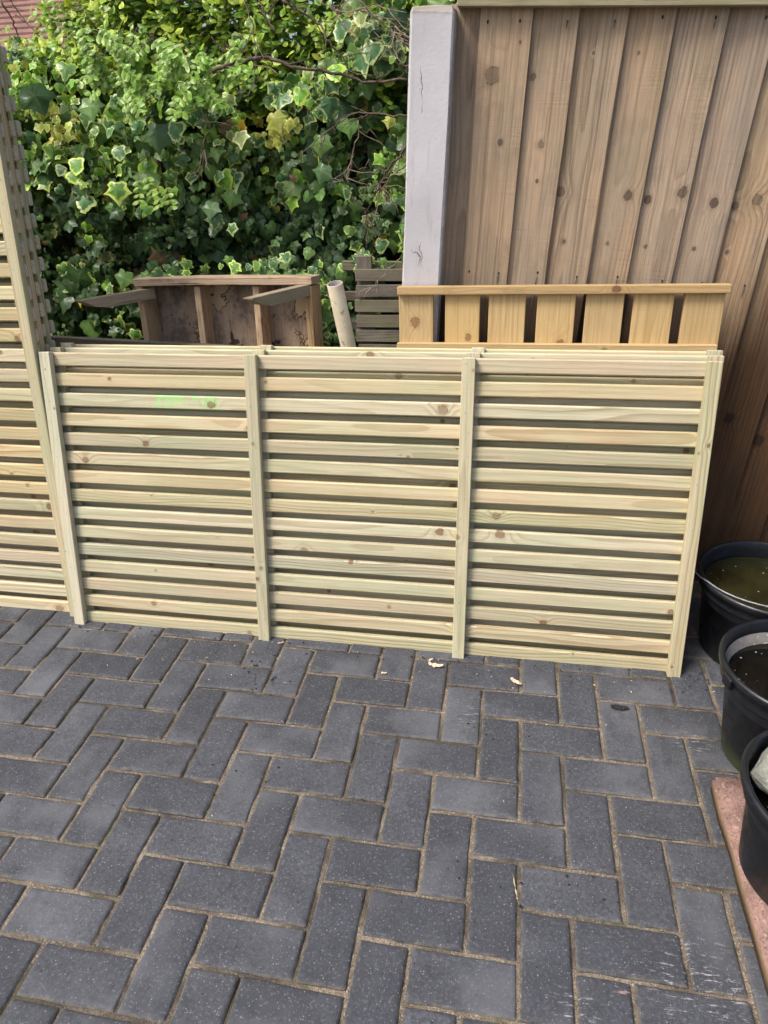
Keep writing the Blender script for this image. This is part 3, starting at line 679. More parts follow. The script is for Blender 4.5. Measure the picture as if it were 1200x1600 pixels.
A = pxw(88, 524, y=.80); B = pxw(250, 533, y=.80)
o = link('old_plank', bbox_mesh(1.2, .14, .022, .003, M_slatgrey, 6, .002, 4), frame((A + B) / 2 + Vector((-.15, 0, -.066)), B - A, (0, .05, 1)))
tag(o, 'dark weathered plank on edge under the ivy, left of the old table', 'plank')

# ------------------------------------------------------------------ buckets
def bucket(c, z0, h, R, rb, lab, water, wl, wlab, algae=0., dry=False, handle=False, wmat=None, rot=0.):
    e = empty('bucket', T(c[0], c[1], z0) @ Matrix.Rotation(rot, 4, 'Z'), lab, 'bucket', 'black plastic buckets along the fence')
    t = .0035
    prof = [(.001, .006), (rb - .012, .004), (rb, 0), (rb + .004, .006), (rb + (R - .014 - rb) * .8, h * .8), (R - .009, h * .81), (R - .008, h * .83), (R - .011, h - .02), (R, h - .018),
            (R + .001, h - .006), (R - .002, h), (R - .008, h + .0005), (R - .0115, h - .004), (R - .013, h - .03), (rb + (R - .014 - rb) * .5 - t, h * .5), (rb - t, .012), (.001, .010)]
    v, f = lathe(prof, 72, .004)
    o = link('shell', mesh('bucket_shell', v, f, M_plastic, True), Matrix(), e); o['algae'] = float(algae)
    o['k0'] = (0., 0., 0.)
    # lugs
    for g in ((math.pi * .93) + (0 if handle else .2), -.15):
        link('handle_lug', bbox_mesh(.014, .03, .03, .003, M_plastic), T((R - .001) * math.cos(g), (R - .001) * math.sin(g), h - .024) @ Matrix.Rotation(g, 4, 'Z'), e)
    if handle:
        pts = []
        for i in range(21):
            g = math.pi * .93 + (2 * math.pi - .15 - math.pi * .93) * i / 20
            rr = (R + .008) - .030 * math.sin(math.pi * i / 20) ** 2 * (1 if 0 < i < 20 else 0)
            pts.append((rr * math.cos(g), rr * math.sin(g), h - .018 + .022 * min(1, math.sin(math.pi * i / 20) * 2.2)))
        v, f = tube(pts, .0019, 8); link('wire_handle', mesh('handle', v, f, M_wire, True), Matrix(), e)
    if dry:
        r1 = R - .0145; r2 = rb + (R - .014 - rb) * (wl / h) - t - .0005
        rr = [(r1 - .0006 + (r2 - r1) * k / 4 , h - .032 + (wl - .004 - h + .032) * k / 4) for k in range(5)]
        v, f = lathe(rr, 72); link('dried_scale', mesh('dried_scale', v, f, M_dry, True), Matrix(), e)
    rw = rb + (R - .014 - rb) * (wl / h) - t + .0012
    v = [(0, 0, 0)] + [(rw * math.cos(q * math.pi / 36), rw * math.sin(q * math.pi / 36), 0) for q in range(72)]
    f = [(0, q + 1, (q + 1) % 72 + 1) for q in range(72)]
    wo = link('water', mesh('water', v, f, wmat), T(c[0], c[1], z0 + wl)); tag(wo, wlab, 'water')
    return e
bucket((1.851, .372), 0, .25, .183, .138, 'rearmost black bucket, with a wire handle lying on its rim and green water', True, .205, 'murky olive green water filling the rearmost bucket', handle=True, wmat=M_water1, rot=.05)
bucket((1.795, -.030), 0, .28, .167, .112, 'middle black bucket, with a grey dried scale band inside the rim', True, .222, 'dark speckled water inside the middle bucket', algae=.9, dry=True, wmat=M_water2, rot=.3)
bucket((1.748, -.380), .053, .235, .163, .121, 'front black bucket, holding a grey stone and standing on the pink slab', True, .15, 'black water around the stone in the front bucket', wmat=M_water2, rot=.7)
# stone
import bmesh
bm = bmesh.new(); bmesh.ops.create_icosphere(bm, subdivisions=2, radius=1)
rs = random.Random(4)
from mathutils import noise as mn
for v_ in bm.verts:
    p = v_.co.normalized(); q = p * 1.0
    for nrm, dd in ((Vector((-.8, -.5, .3)), .78), (Vector((.2, -.9, .45)), .8), (Vector((-.3, .2, .95)), .72), (Vector((.7, -.2, .6)), .82), (Vector((-.6, -.2, -.8)), .7), (Vector((-.5, .8, .3)), .8)):
        nn = nrm.normalized(); k_ = q.dot(nn)
        if k_ > dd: q = q - nn * (k_ - dd)
    v_.co = q
bmesh.ops.subdivide_edges(bm, edges=bm.edges[:], cuts=2, use_grid_fill=True)
for v_ in bm.verts:
    v_.co += v_.co.normalized() * (mn.noise(v_.co * 2.2) * .06 + mn.noise(v_.co * 8) * .025)
    v_.co = Vector((v_.co.x * .085, v_.co.y * .07, v_.co.z * .078))
me = bpy.data.meshes.new('stone'); bm.to_mesh(me); bm.free(); me.materials.append(M_stone)
so_ = link('stone', me, T(1.690, -.335, .272) @ Matrix.Rotation(.4, 4, 'Z') @ Matrix.Rotation(.15, 4, 'X'))
tag(so_, 'rough grey green stone sitting in the front bucket', 'stone')

# ------------------------------------------------------------------ foliage
GAIN = 1.5
PAL = {  # inner, outer
    'dark': ((.033, .070, .020), (.027, .058, .016)), 'mid': ((.092, .165, .040), (.074, .140, .032)), 'blue': ((.066, .120, .050), (.054, .10, .038)),
    'varieg': ((.060, .135, .050), (.33, .39, .15)), 'varieg2': ((.10, .20, .045), (.38, .47, .10)), 'lime': ((.17, .36, .045), (.40, .52, .08)),
    'yellow': ((.44, .47, .08), (.62, .60, .20)), 'cream': ((.30, .38, .12), (.66, .62, .30)), 'privet': ((.22, .33, .04), (.31, .42, .06)),
    'privety': ((.33, .42, .045), (.44, .50, .07)), 'privetd': ((.075, .155, .028), (.09, .18, .03)), 'rose': ((.13, .235, .028), (.15, .26, .032)),
    'rosel': ((.21, .33, .045), (.24, .36, .05)), 'gold': ((.50, .36, .03), (.55, .42, .05)), 'brown': ((.12, .07, .03), (.16, .09, .04))}
PAL = {k_: tuple(tuple(min(.75, c_ * (GAIN if max(v_[0]) < .3 else 1.12)) for c_ in q_) for q_ in v_) for k_, v_ in PAL.items()}
def outline_ivy(k):
    h = [(.10, -.10), (.30, -.17), (.50, -.05), (.50, .12), (.62, .28), (.68, .44), (.52, .50), (.38, .58), (.22, .78), (0, 1.0)]
    if k == 1: h = [(.12, -.12), (.34, -.16), (.50, .0), (.52, .18), (.50, .34), (.40, .50), (.28, .66), (.14, .82), (.06, .92), (0, 1.0)]
    if k == 2: h = [(.10, -.14), (.36, -.26), (.60, -.16), (.56, .02), (.68, .16), (.80, .34), (.56, .44), (.36, .54), (.22, .78), (0, 1.05)]
    if k == 3: h = [(.16, -.06), (.36, -.02), (.52, .10), (.58, .26), (.56, .40), (.46, .54), (.34, .66), (.2, .78), (.1, .86), (0, .9)]
    return h
def leaf_geo(kind, k):
    kr_ = random.Random(k * 13 + 5)
    if kind == 'ivy':
        h = [(x + (kr_.uniform(-.05, .05) if x else 0), y + kr_.uniform(-.05, .05)) for x, y in outline_ivy(k % 4)]; ol = [(0, -.03)] + h + [(-x, y) for x, y in h[-2::-1]]; cen = (0, .26); tips = {3: 1}
        vi = {i: (.9 if i in (2, 6 if k != 2 else 6, 10, 14, 18) else 0) for i in range(len(ol))}
        fold, droop = kr_.uniform(-.05, .45), kr_.uniform(.05, .5)
        ol = [(x * kr_.uniform(.86, 1.1), y) for x, y in ol]
    else:
        h = [(.10, .06), (.20, .22), (.25, .42), (.22, .62), (.12, .84), (0, 1.0)]
        if k == 1: h = [(.12, .05), (.26, .20), (.33, .42), (.28, .66), (.15, .86), (0, 1.0)]
        ol = [(0, 0)] + h + [(-x, y) for x, y in h[-2::-1]]; cen = (0, .45); vi = {0: 1, 6: 1}
        fold, droop = .35, .15
    n = len(ol); v = []; e = []; ve = []
    w_ = kr_.uniform(.03, .08)
    def zz(x, y): return -fold * abs(x) - droop * y * y + w_ * math.sin(8 * x + 6 * y + k) + .35 * fold * x * x
    v.append((cen[0], cen[1], zz(*cen) + .02)); e.append(0); ve.append(1)
    for s_, ev in ((.56 if kind == 'ivy' else .7, .0), (1., 1.)):
        for i, (x, y) in enumerate(ol):
            X = cen[0] + (x - cen[0]) * s_; Y = cen[1] + (y - cen[1]) * s_
            v.append((X, Y, zz(X, Y))); e.append(ev); ve.append(vi.get(i, 0) * (1 if s_ < 1 else .7))
    f = [(0, 1 + i, 1 + (i + 1) % n) for i in range(n)]
    if kind == 'ivy': f += [q for i in range(n) for q in ((1 + i, 1 + n + i, 1 + n + (i + 1) % n, 1 + (i + 1) % n),)]
    else: f += [(1 + i, 1 + n + i, 1 + n + (i + 1) % n, 1 + (i + 1) % n) for i in range(n)]
    v = np.array(v, float); v[:, 1] -= 0
    return v, [q[::-1] for q in f], np.array(e), np.array(ve)
GEO = {('ivy', k): leaf_geo('ivy', k) for k in range(12)}; GEO.update({('oval', k): leaf_geo('oval', k) for k in range(2)})
_lm = {}
def leaf_mesh(kind, k, pal, var):
    key = (kind, k, pal, var)
    if key in _lm: return _lm[key]
    v, f, e, ve = GEO[(kind, k)]; me = mesh('leaf', v, f, M_leaf, True); rr = random.Random(hash((k, var)) % 1000)
    q = .8 + .4 * (var / 2.)
    for nm_, a_ in (('edge', e * (.7, 1., 1.4)[var]), ('vein', ve)): me.attributes.new(nm_, 'FLOAT', 'POINT').data.foreach_set('value', a_)
    for nm_, c_ in zip(('inner', 'outer'), PAL[pal]):
        me.attributes.new(nm_, 'FLOAT_COLOR', 'POINT').data.foreach_set('color', np.tile([c_[0] * q, c_[1] * q, c_[2] * q, 1.], len(v)))
    _lm[key] = me; return me
def leaf_matrix(p, size, out, down, spin):
    """leaf at p: its face looks along `out`, its tip points along `down`"""
    z = Vector(out).normalized(); y = Vector(down); y = (y - z * y.dot(z)).normalized(); x = y.cross(z)
    Mx = Matrix(((x.x, y.x, z.x, p[0]), (x.y, y.y, z.y, p[1]), (x.z, y.z, z.z, p[2]), (0, 0, 0, 1)))
    return Mx @ Matrix.Rotation(spin, 4, 'Z') @ Matrix.Diagonal((size, size, size, 1))
def build_foliage(root, leaves, nbig, sizekey, partname='leaf'):
    """leaves: (matrix, kind, shape, palette, size, front). The largest in view become parts, the rest one part."""
    leaves.sort(key=sizekey, reverse=True)
    inv = root.matrix_world.inverted()
    for Mx, kind, k, pal, s_, fr in leaves[:nbig]:
        link(partname, leaf_mesh(kind, k, pal, rnd.randrange(3)), inv @ Mx, root)
    vs = []; fl = []; fc = []; E = []; VE = []; CI = []; CO = []; off = 0; fv = []
    Fcache = {}
    for Mx, kind, k, pal, s_, fr in leaves[nbig:]:
        v, f, e, ve = GEO[(kind, k)]; A = np.array(inv @ Mx)
        vs.append(v @ A[:3, :3].T + A[:3, 3]); key = (kind, k)
        if key not in Fcache: Fcache[key] = (np.concatenate([np.array(q) for q in f]), np.array([len(q) for q in f]))
        a_, b_ = Fcache[key]; fl.append(a_ + off); fc.append(b_); off += len(v); E.append(e * rnd.uniform(.55, 1.5)); VE.append(ve)
        q = rnd.uniform(.75, 1.25); h_ = rnd.uniform(.9, 1.12)
        for lst, c_ in zip((CI, CO), PAL[pal]): lst.append(np.tile([c_[0] * q * h_, c_[1] * q, c_[2] * q, 1.], (len(v), 1)))
    V = np.concatenate(vs); FL = np.concatenate(fl).astype(np.int32); FC = np.concatenate(fc).astype(np.int32)
    me = bpy.data.meshes.new('foliage'); me.vertices.add(len(V)); me.vertices.foreach_set('co', V.ravel().astype(np.float32))
    me.loops.add(len(FL)); me.loops.foreach_set('vertex_index', FL); me.polygons.add(len(FC))
    me.polygons.foreach_set('loop_start', np.concatenate([[0], np.cumsum(FC)[:-1]]).astype(np.int32)); me.polygons.foreach_set('loop_total', FC)
    me.polygons.foreach_set('use_smooth', np.ones(len(FC), bool)); me.update(calc_edges=True)
    for nm_, a_ in (('edge', E), ('vein', VE)): me.attributes.new(nm_, 'FLOAT', 'POINT').data.foreach_set('value', np.concatenate(a_).astype(np.float32))
    for nm_, a_ in (('inner', CI), ('outer', CO)): me.attributes.new(nm_, 'FLOAT_COLOR', 'POINT').data.foreach_set('color', np.concatenate(a_).ravel().astype(np.float32))
    me.materials.append(M_leaf)
    tag(link('foliage', me, Matrix(), root), kind='stuff')

HY = 1.14
def hot(u, v, ru, rv): p = pxw(u, v, y=HY); return (p.x, p.z, ru / 480., rv / 480.)
hots = [(hot(95, 190, 35, 30), 'yellow'), (hot(55, 115, 85, 38), 'lime'), (hot(30, 105, 40, 22), 'yellow'), (hot(40, 200, 22, 40), 'lime'), (hot(420, 195, 55, 28), 'yellow'), (hot(375, 215, 22, 16), 'cream'),
        (hot(190, 180, 30, 40), 'varieg'), (hot(175, 230, 45, 35), 'varieg2'), (hot(300, 360, 300, 40), 'dark'), (hot(145, 355, 30, 18), 'lime'),
        (hot(110, 370, 40, 25), 'varieg2'), (hot(580, 75, 35, 35), 'varieg'), (hot(560, 25, 18, 18), 'cream'), (hot(470, 150, 60, 40), 'varieg'),
        (hot(120, 270, 25, 25), 'varieg'), (hot(250, 210, 30, 25), 'blue'), (hot(280, 180, 40, 20), 'varieg'), (hot(600, 385, 20, 20), 'varieg'), (hot(480, 125, 12, 12), 'lime')]
iv = empty('ivy', T(.1, HY, 0), 'dense variegated ivy covering the whole back boundary', 'ivy')
leaves = []
N_IVY = 15500
for i in range(N_IVY):
    x = rng.uniform(-1.25, .98); z = rng.uniform(.45, 1.72)
    topz = 1.50 + .06 * math.sin(4 * x) + .05 * math.sin(9 * x + 1) + (.12 if x > .45 else 0) + (.10 if x < -.3 else 0)
    if z > topz + rng.normal(0, .05): continue
    if x > .64 and z < 1.0: continue
    depth = rng.random() ** 1.3 * .22
    hole = float(vnoise(np.array(x), np.array(z), 7, 5)) * .6 + float(vnoise(np.array(x), np.array(z), 15, 6)) * .4
    y = HY + .03 + depth + max(0, hole - .53) * .75 - .05 * float(vnoise(np.array(x), np.array(z), 3, 8)) - (.03 if z > 1.0 else 0)
    size = float(np.clip(rng.lognormal(math.log(.028), .44), .011, .08))
    pal = rng.choice(['dark', 'mid', 'blue', 'varieg', 'varieg2', 'lime', 'cream', 'gold', 'brown'], p=[.26, .24, .15, .125, .115, .065, .028, .004, .013])
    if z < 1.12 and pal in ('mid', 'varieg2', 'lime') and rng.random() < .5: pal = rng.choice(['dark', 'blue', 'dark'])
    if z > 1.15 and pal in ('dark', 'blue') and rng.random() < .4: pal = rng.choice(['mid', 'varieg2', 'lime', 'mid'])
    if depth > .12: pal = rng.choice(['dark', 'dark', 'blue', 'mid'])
    for (hx, hz, rx, rz_), hp in hots:
        dd = ((x - hx) / rx) ** 2 + ((z - hz) / rz_) ** 2
        if dd < 1 and rng.random() < .62 and depth < .1:
            pal = hp
            if hp in ('yellow', 'lime', 'cream'): y -= .05; size = min(size, .03)
            break
    if z < 1.02 and pal in ('lime', 'cream', 'yellow') and rng.random() < .5: pal = 'dark'
    out = (rng.normal(0, .45), -1, .30 + rng.normal(0, .4)); down = (rng.normal(0, .45), -.25, -1)
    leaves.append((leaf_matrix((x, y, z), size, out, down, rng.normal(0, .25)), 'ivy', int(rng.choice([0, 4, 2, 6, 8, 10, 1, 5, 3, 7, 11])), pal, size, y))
# large single leaves that stand out in the photograph, and the trail over the table top
for u, v_, s_, pal, k in [(245, 212, .085, 'blue', 0), (48, 155, .085, 'dark', 8), (583, 80, .062, 'varieg', 1), (562, 27, .045, 'cream', 1), (535, 45, .06, 'varieg', 1), (470, 150, .05, 'lime', 1),
                       (425, 190, .055, 'yellow', 0), (375, 218, .045, 'cream', 2), (515, 165, .06, 'varieg', 0), (500, 225, .062, 'mid', 0), (505, 270, .06, 'blue', 0), (450, 195, .035, 'yellow', 0),
                       (120, 260, .06, 'varieg2', 3), (112, 278, .05, 'varieg2', 3), (180, 300, .07, 'varieg2', 0), (275, 205, .06, 'varieg', 1), (335, 345, .05, 'varieg', 0), (360, 358, .04, 'varieg', 0),
                       (195, 440, .06, 'mid', 2), (290, 455, .0, 'mid', 0), (570, 400, .04, 'varieg', 1), (597, 385, .045, 'varieg', 1), (210, 525, .045, 'varieg2', 0), (330, 330, .05, 'blue', 2),
                       (505, 480, .04, 'mid', 0), (515, 500, .045, 'dark', 0), (545, 200, .05, 'mid', 2), (610, 190, .032, 'yellow', 0), (185, 240, .05, 'varieg', 3), (140, 170, .06, 'mid', 2)]:
    if s_ == 0: continue
    p = pxw(u, v_ - s_ * 200, y=HY - .09)
    leaves.append((leaf_matrix(p, s_, (rng.normal(0, .25), -1, .45), (rng.normal(0, .3), -.2, -1), 0), 'ivy', k, pal, s_, p.y))
for (u0, v0, u1, v1, n_) in ((440, 405, 450, 445, 7), (478, 380, 540, 440, 22), (500, 430, 520, 530, 26), (545, 400, 620, 425, 22), (630, 300, 636, 410, 14), (345, 395, 470, 432, 26), (225, 405, 300, 436, 16)):
    for _ in range(n_):
        p = pxw(rng.uniform(u0, u1), rng.uniform(v0, v1), y=.88 + rng.uniform(0, .1)); s_ = rng.uniform(.018, .04)
        leaves.append((leaf_matrix(p, s_, (rng.normal(0, .4), -1, .4), (rng.normal(0, .5), -.2, -1), 0), 'ivy', int(rng.integers(0, 4)), rng.choice(['mid', 'varieg', 'dark', 'varieg2']), s_, p.y))
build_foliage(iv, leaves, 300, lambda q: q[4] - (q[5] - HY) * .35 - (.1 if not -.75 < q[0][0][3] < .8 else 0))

# golden privet hedge above the ivy
pr = empty('privet_hedge', T(.1, 1.5, 0), 'yellow green privet hedge rising above the ivy', 'hedge')
leaves = []
def privet_ok(x, z): return z < 1.60 + 3. * max(0, x + .50) if x < -.1 else True
for i in range(2700):
    x = rng.uniform(-.62, 1.05); z = rng.uniform(1.36, 2.15); y = 1.22 + rng.uniform(0, .34) + max(0, z - 1.6) * .15
    if not privet_ok(x, z): continue
    if x > .35 and rng.random() < .25: continue
    if z > 1.95 and rng.random() < .5: continue
    dirv = Vector((rng.normal(0, .5), -.45 + rng.normal(0, .35), .9)).normalized(); n_ = int(rng.integers(8, 15)); L_ = rng.uniform(.08, .15)
    lit = rng.random(); dk = (y - 1.24) / .4
    for j in range(n_):
        t = j / n_; p = Vector((x, y, z)) + dirv * (L_ * t); ang = j * 2.4 + rng.uniform(-.4, .4)
        a_ = dirv.orthogonal().normalized(); b_ = dirv.cross(a_); rad = a_ * math.cos(ang) + b_ * math.sin(ang)
        tip = (rad + dirv * .75).normalized(); out = (dirv * .8 - rad * .5 + Vector((0, -.3, .2)))
        pal = rng.choice(['privet', 'privety', 'privetd', 'lime'], p=[.42, .36 if x < .35 else .14, .14 if x < .35 else .38, .08 if x < .35 else .06])
        s_ = rng.uniform(.024, .042)
        leaves.append((leaf_matrix(p, s_, out, tip, 0), 'oval', int(rng.integers(0, 2)), pal, s_, p.y))
build_foliage(pr, leaves, 300, lambda q: q[4] - (q[5] - 1.2) * .2 - (.1 if not (-.55 < q[0][0][3] < .8 and q[0][2][3] < 1.8) else 0))

# fresh rose shoots hanging in front of the ivy
ro = empty('rose_shoots', T(.0, 1.02, 1.2), 'bright green rose shoots with small paired leaflets, in front of the ivy top', 'rose bush')
leaves = []; stems = []
for u, v_, n_ in [(160, 75, 5), (190, 85, 5), (215, 65, 4), (235, 70, 4), (255, 100, 5), (270, 85, 4), (170, 120, 5), (200, 125, 5), (222, 150, 6), (200, 140, 5), (285, 120, 5), (300, 85, 6),
                  (320, 95, 5), (330, 110, 5), (290, 140, 4), (185, 100, 5), (240, 60, 4), (150, 95, 4), (225, 280, 4), (250, 290, 4), (155, 60, 4), (345, 100, 4), (300, 120, 5), (315, 130, 5), (130, 50, 4), (350, 75, 4)]:
    for rep in range(2):
        p0 = pxw(u + rng.normal(0, 7), v_ + rng.normal(0, 6), y=1.02 + rng.uniform(-.04, .06)); sw = rng.normal(0, .7)
        dv = Vector((sw, -.25, -.75 + rng.normal(0, .25))).normalized(); L_ = .08
        stems.append(tube([p0 - dv * .02, p0 + dv * L_], .0008, 4))
        for j in range(n_):
            for sd_ in (-1, 1):
                p = p0 + dv * (L_ * (j + .5) / n_); side = dv.cross(Vector((0, -1, .3))).normalized() * sd_
                s_ = rng.uniform(.022, .032)
                leaves.append((leaf_matrix(p, s_, (rng.normal(0, .25), -1, .6 + rng.normal(0, .3)), side + dv * .6, 0), 'oval', 1, rng.choice(['rose', 'rosel', 'rose']), s_, p.y))
build_foliage(ro, leaves, 240, lambda q: q[4])
v, f = merge(stems); o = link('stem', mesh('stems', v, f, M_bark)); o['kind'] = 'stuff'; o.parent = ro; o.matrix_parent_inverse = ro.matrix_world.inverted()

# bare twiggy branches
tw = empty('bare_shrub', T(.6, 1.02, 0), 'bare twiggy branches spreading through the ivy beside the post', 'shrub')
def branch(pts, r0, r1, y, mat, sub=5, depth=0):
    P = [pxw(u, v_, y=y + (i % 3) * .012) for i, (u, v_) in enumerate(pts)]
    Q = []
    for i in range(len(P) - 1):
        for k_ in range(5):
            t = k_ / 5; Q.append(P[i].lerp(P[i + 1], t) + Vector([rng.normal(0, .0022) for _ in range(3)]))
    Q.append(P[-1]); n = len(Q); parts = [tube(Q, [r0 + (r1 - r0) * i / n for i in range(n)], 6)]
    for _ in range(sub):
        i = int(rng.integers(2, n - 1)); a_ = Q[i]; d0 = (Q[i] - Q[i - 1]).normalized(); dd = (d0 + Vector((rng.normal(0, .9), rng.normal(-.2, .4), rng.normal(0, .9)))).normalized()
        L_ = rng.uniform(.03, .11); pp = [a_]
        for q in range(4):
            dd = (dd + Vector((rng.normal(0, .25), rng.normal(0, .15), rng.normal(0, .25)))).normalized(); pp.append(pp[-1] + dd * L_ / 4)
            if q in (1, 2) and rng.random() < .6:
                d2 = (dd + Vector((rng.normal(0, .8), 0, rng.normal(0, .8)))).normalized(); parts.append(tube([pp[-1], pp[-1] + d2 * L_ * .25, pp[-1] + d2 * L_ * .5 + Vector((0, 0, -.004))], .0007, 4))
        parts.append(tube(pp, [.0016, .0014, .0011, .0009, .0006], 5))
    v, f = merge(parts); o = link('branch', mesh('branch', v, f, mat, True)); o.parent = tw; o.matrix_parent_inverse = tw.matrix_world.inverted()
B1, B2 = M_bark, M_barkpale
branch([(330, 112), (375, 95), (420, 90), (465, 105), (530, 115), (575, 130), (636, 125)], .006, .0035, 1.02, B1, 10)
branch([(440, 0), (470, 20), (500, 38), (515, 65), (535, 90), (550, 115)], .0035, .0015, 1.0, B1, 8)
branch([(640, 60), (618, 40), (612, 70), (625, 95), (640, 115)], .0028, .0012, 1.0, B2, 8)
branch([(638, 182), (600, 178), (560, 175), (530, 190), (495, 220), (470, 245)], .003, .001, .99, B1, 8)
branch([(640, 218), (620, 250), (600, 275), (585, 300)], .0042, .0025, .98, B1, 10)
branch([(640, 255), (615, 270), (600, 290), (590, 305)], .003, .002, .98, B2, 8)
branch([(560, 190), (555, 230), (545, 260), (540, 282), (520, 285)], .002, .0008, .98, B2, 7)
branch([(310, 160), (320, 190), (318, 230), (322, 265)], .0018, .0008, 1.0, B2, 6)
branch([(140, 30), (150, 45), (200, 70), (270, 85), (290, 110)], .0028, .0015, 1.04, B1, 5)
branch([(430, 50), (415, 30), (405, 0)], .003, .003, 1.05, B1, 5)
branch([(560, 0), (590, 30), (625, 60), (640, 75)], .0025, .0012, 1.03, B2, 12)
branch([(500, 0), (530, 20), (590, 10), (636, 20)], .002, .001, 1.03, B2, 10)
branch([(500, 400), (508, 440), (506, 480), (512, 530)], .0022, .0012, .92, B1, 6)
branch([(625, 405), (600, 430), (585, 445), (560, 460)], .0014, .0008, .8, B2, 2)
branch([(545, 300), (570, 330), (575, 360), (590, 390)], .002, .001, 1.0, B1, 8)
branch([(0, 0), (18, 30), (28, 55), (45, 78)], .004, .002, 1.6, B1, 3)
branch([(75, 70), (50, 45), (30, 20), (10, -10)], .003, .0015, 1.6, B1, 3)
branch([(380, 0), (395, 40), (400, 90), (396, 150)], .002, .001, 1.02, B2, 7)
branch([(330, 60), (350, 80), (385, 90)], .0025, .002, 1.04, B1, 4)

# boundary wall behind the ivy that carries it
bw = mesh('boundary_wall', [(-3.2, 1.46, -.16), (1.1, 1.46, -.16), (1.1, 1.56, -.16), (-3.2, 1.56, -.16), (-3.2, 1.46, 1.5), (1.1, 1.46, 1.5), (1.1, 1.56, 1.5), (-3.2, 1.56, 1.5)],
          [(0, 1, 5, 4), (1, 2, 6, 5), (2, 3, 7, 6), (3, 0, 4, 7), (4, 5, 6, 7)], simple('old_dark_brick', (.05, .035, .028), .9, (.03, .03, .022), None, 9))
tag(link('boundary_wall', bw), 'dark old boundary wall almost hidden behind the ivy', 'wall')
# stems of the ivy
st = []
for i in range(26):
    x = rng.uniform(-1., .75); pts = []; z = -.1
    while z < 1.45:
        pts.append((x, 1.36 + rng.normal(0, .008), z)); x += rng.normal(0, .03); z += .12
    st.append(tube(pts, rng.uniform(.004, .009), 6))
v, f = merge(st); o = link('stem', mesh('ivy_stem', v, f, M_bark, True)); o['kind'] = 'stuff'; o.parent = iv; o.matrix_parent_inverse = iv.matrix_world.inverted()

# ------------------------------------------------------------------ neighbouring house, far left
def mat_roof():
    s = N('red_roof_tile'); p = s.obj(); c = s.mix(s.ss(s.noise(p, 3, 5, .6), .35, .65), (.28, .15, .115), (.20, .11, .09))
    return s.fin(c, .85, None, .3)
M_roof = mat_roof()
M_brick = simple('orange_brick', (.33, .16, .09), .85, (.25, .12, .07), None, 6)
M_white = simple('white_fascia', (.75, .77, .8), .5, (.68, .7, .74), None, 6)
hs = empty('neighbour_house', T(-9.0, 12, 0), 'neighbouring house with a red tiled roof and white fascia, far left', 'house')
def boxm(x0, x1, y0, y1, z0, z1, mat):
    return mesh('box', [(x0, y0, z0), (x1, y0, z0), (x1, y1, z0), (x0, y1, z0), (x0, y0, z1), (x1, y0, z1), (x1, y1, z1), (x0, y1, z1)],
                [(0, 1, 5, 4), (1, 2, 6, 5), (2, 3, 7, 6), (3, 0, 4, 7), (4, 5, 6, 7), (0, 3, 2, 1)], mat)
link('wall', boxm(-5, 2.6, 0, 6, -.16, 2.62, M_brick), Matrix(), hs)
rows = []
nr = 26
for i in range(nr):
    t0 = i / nr; t1 = (i + 1.25) / nr; y0, z0_ = -.35 + 3.4 * t0, 2.72 + 2.6 * t0; y1, z1_ = -.35 + 3.4 * t1, 2.72 + 2.6 * t1 - .012
    rows.append(([(-5.2, y0, z0_ + .03), (2.85 - .9 * t0, y0, z0_ + .03), (2.85 - .9 * t1, y1, z1_), (-5.2, y1, z1_), (-5.2, y0, z0_), (2.85 - .9 * t0, y0, z0_)], [(0, 1, 2, 3), (4, 5, 1, 0)]))
v, f = merge(rows); v += [(-5.2, 3.05, 5.3), (1.95, 3.05, 5.3), (2.85, 6.4, 2.7), (-5.2, 6.4, 2.7), (2.85, -.35, 2.7)]
f += [(len(v) - 5, len(v) - 4, len(v) - 3, len(v) - 2), (len(v) - 1, len(v) - 3, len(v) - 4)]
link('roof', mesh('roof', v, f, M_roof), Matrix(), hs)
link('fascia', boxm(-5.2, 1.35, -.40, -.36, 2.58, 2.80, M_white), Matrix(), hs)
gv, gf = tube([(-5.2, -.46, 2.76), (1.3, -.46, 2.76)], .06, 12); link('gutter', mesh('gutter', gv, gf, M_white, True), Matrix(), hs)

# ------------------------------------------------------------------ small litter on the paving
def curl(name, pos, L, w, rot, mat, lab, cat, bend=2.2, grp=None, seed=0):
    rr = random.Random(seed); v = []; f = []; n = 9
    for i in range(n + 1):
        t = i / n; a_ = (t - .5) * bend; ww = w * (.35 + .65 * math.sin(math.pi * min(1, t * .9 + .1))) * rr.uniform(.7, 1.1)
        x = L * (t - .5); z = .003 + .5 * L * (1 - math.cos(a_)) * .35 + rr.uniform(0, .002)
        for s_, th in ((-1, 0), (1, 0), (1, .0008), (-1, .0008)): v.append((x, s_ * ww + rr.uniform(-.001, .001), z + th + abs(s_) * rr.uniform(0, .003)))
    for i in range(n):
        for q in range(4): f.append((i * 4 + q, i * 4 + (q + 1) % 4, (i + 1) * 4 + (q + 1) % 4, (i + 1) * 4 + q))
    f += [(3, 2, 1, 0), (n * 4, n * 4 + 1, n * 4 + 2, n * 4 + 3)]
    o = link(name, mesh(name, v, f, mat), T(*pos) @ Matrix.Rotation(rot, 4, 'Z')); tag(o, lab, cat, grp); return o
curl('wood_shaving', (.962, .168, .0), .042, .008, -.1, M_shav, 'large curled wood shaving on the paving below the third batten', 'wood shaving', 2.6, 'wood shavings on the paving', 1)
curl('wood_shaving', (.945, .190, .0), .018, .0025, .8, M_shav, 'thin wood splinter just left above the large curled shaving', 'wood shaving', 1., 'wood shavings on the paving', 2)
curl('wood_shaving', (1.187, .131, .0), .034, .006, -.6, M_shav, 'peach wood shaving on the paving nearer the right end of the stack', 'wood shaving', 2.4, 'wood shavings on the paving', 3)
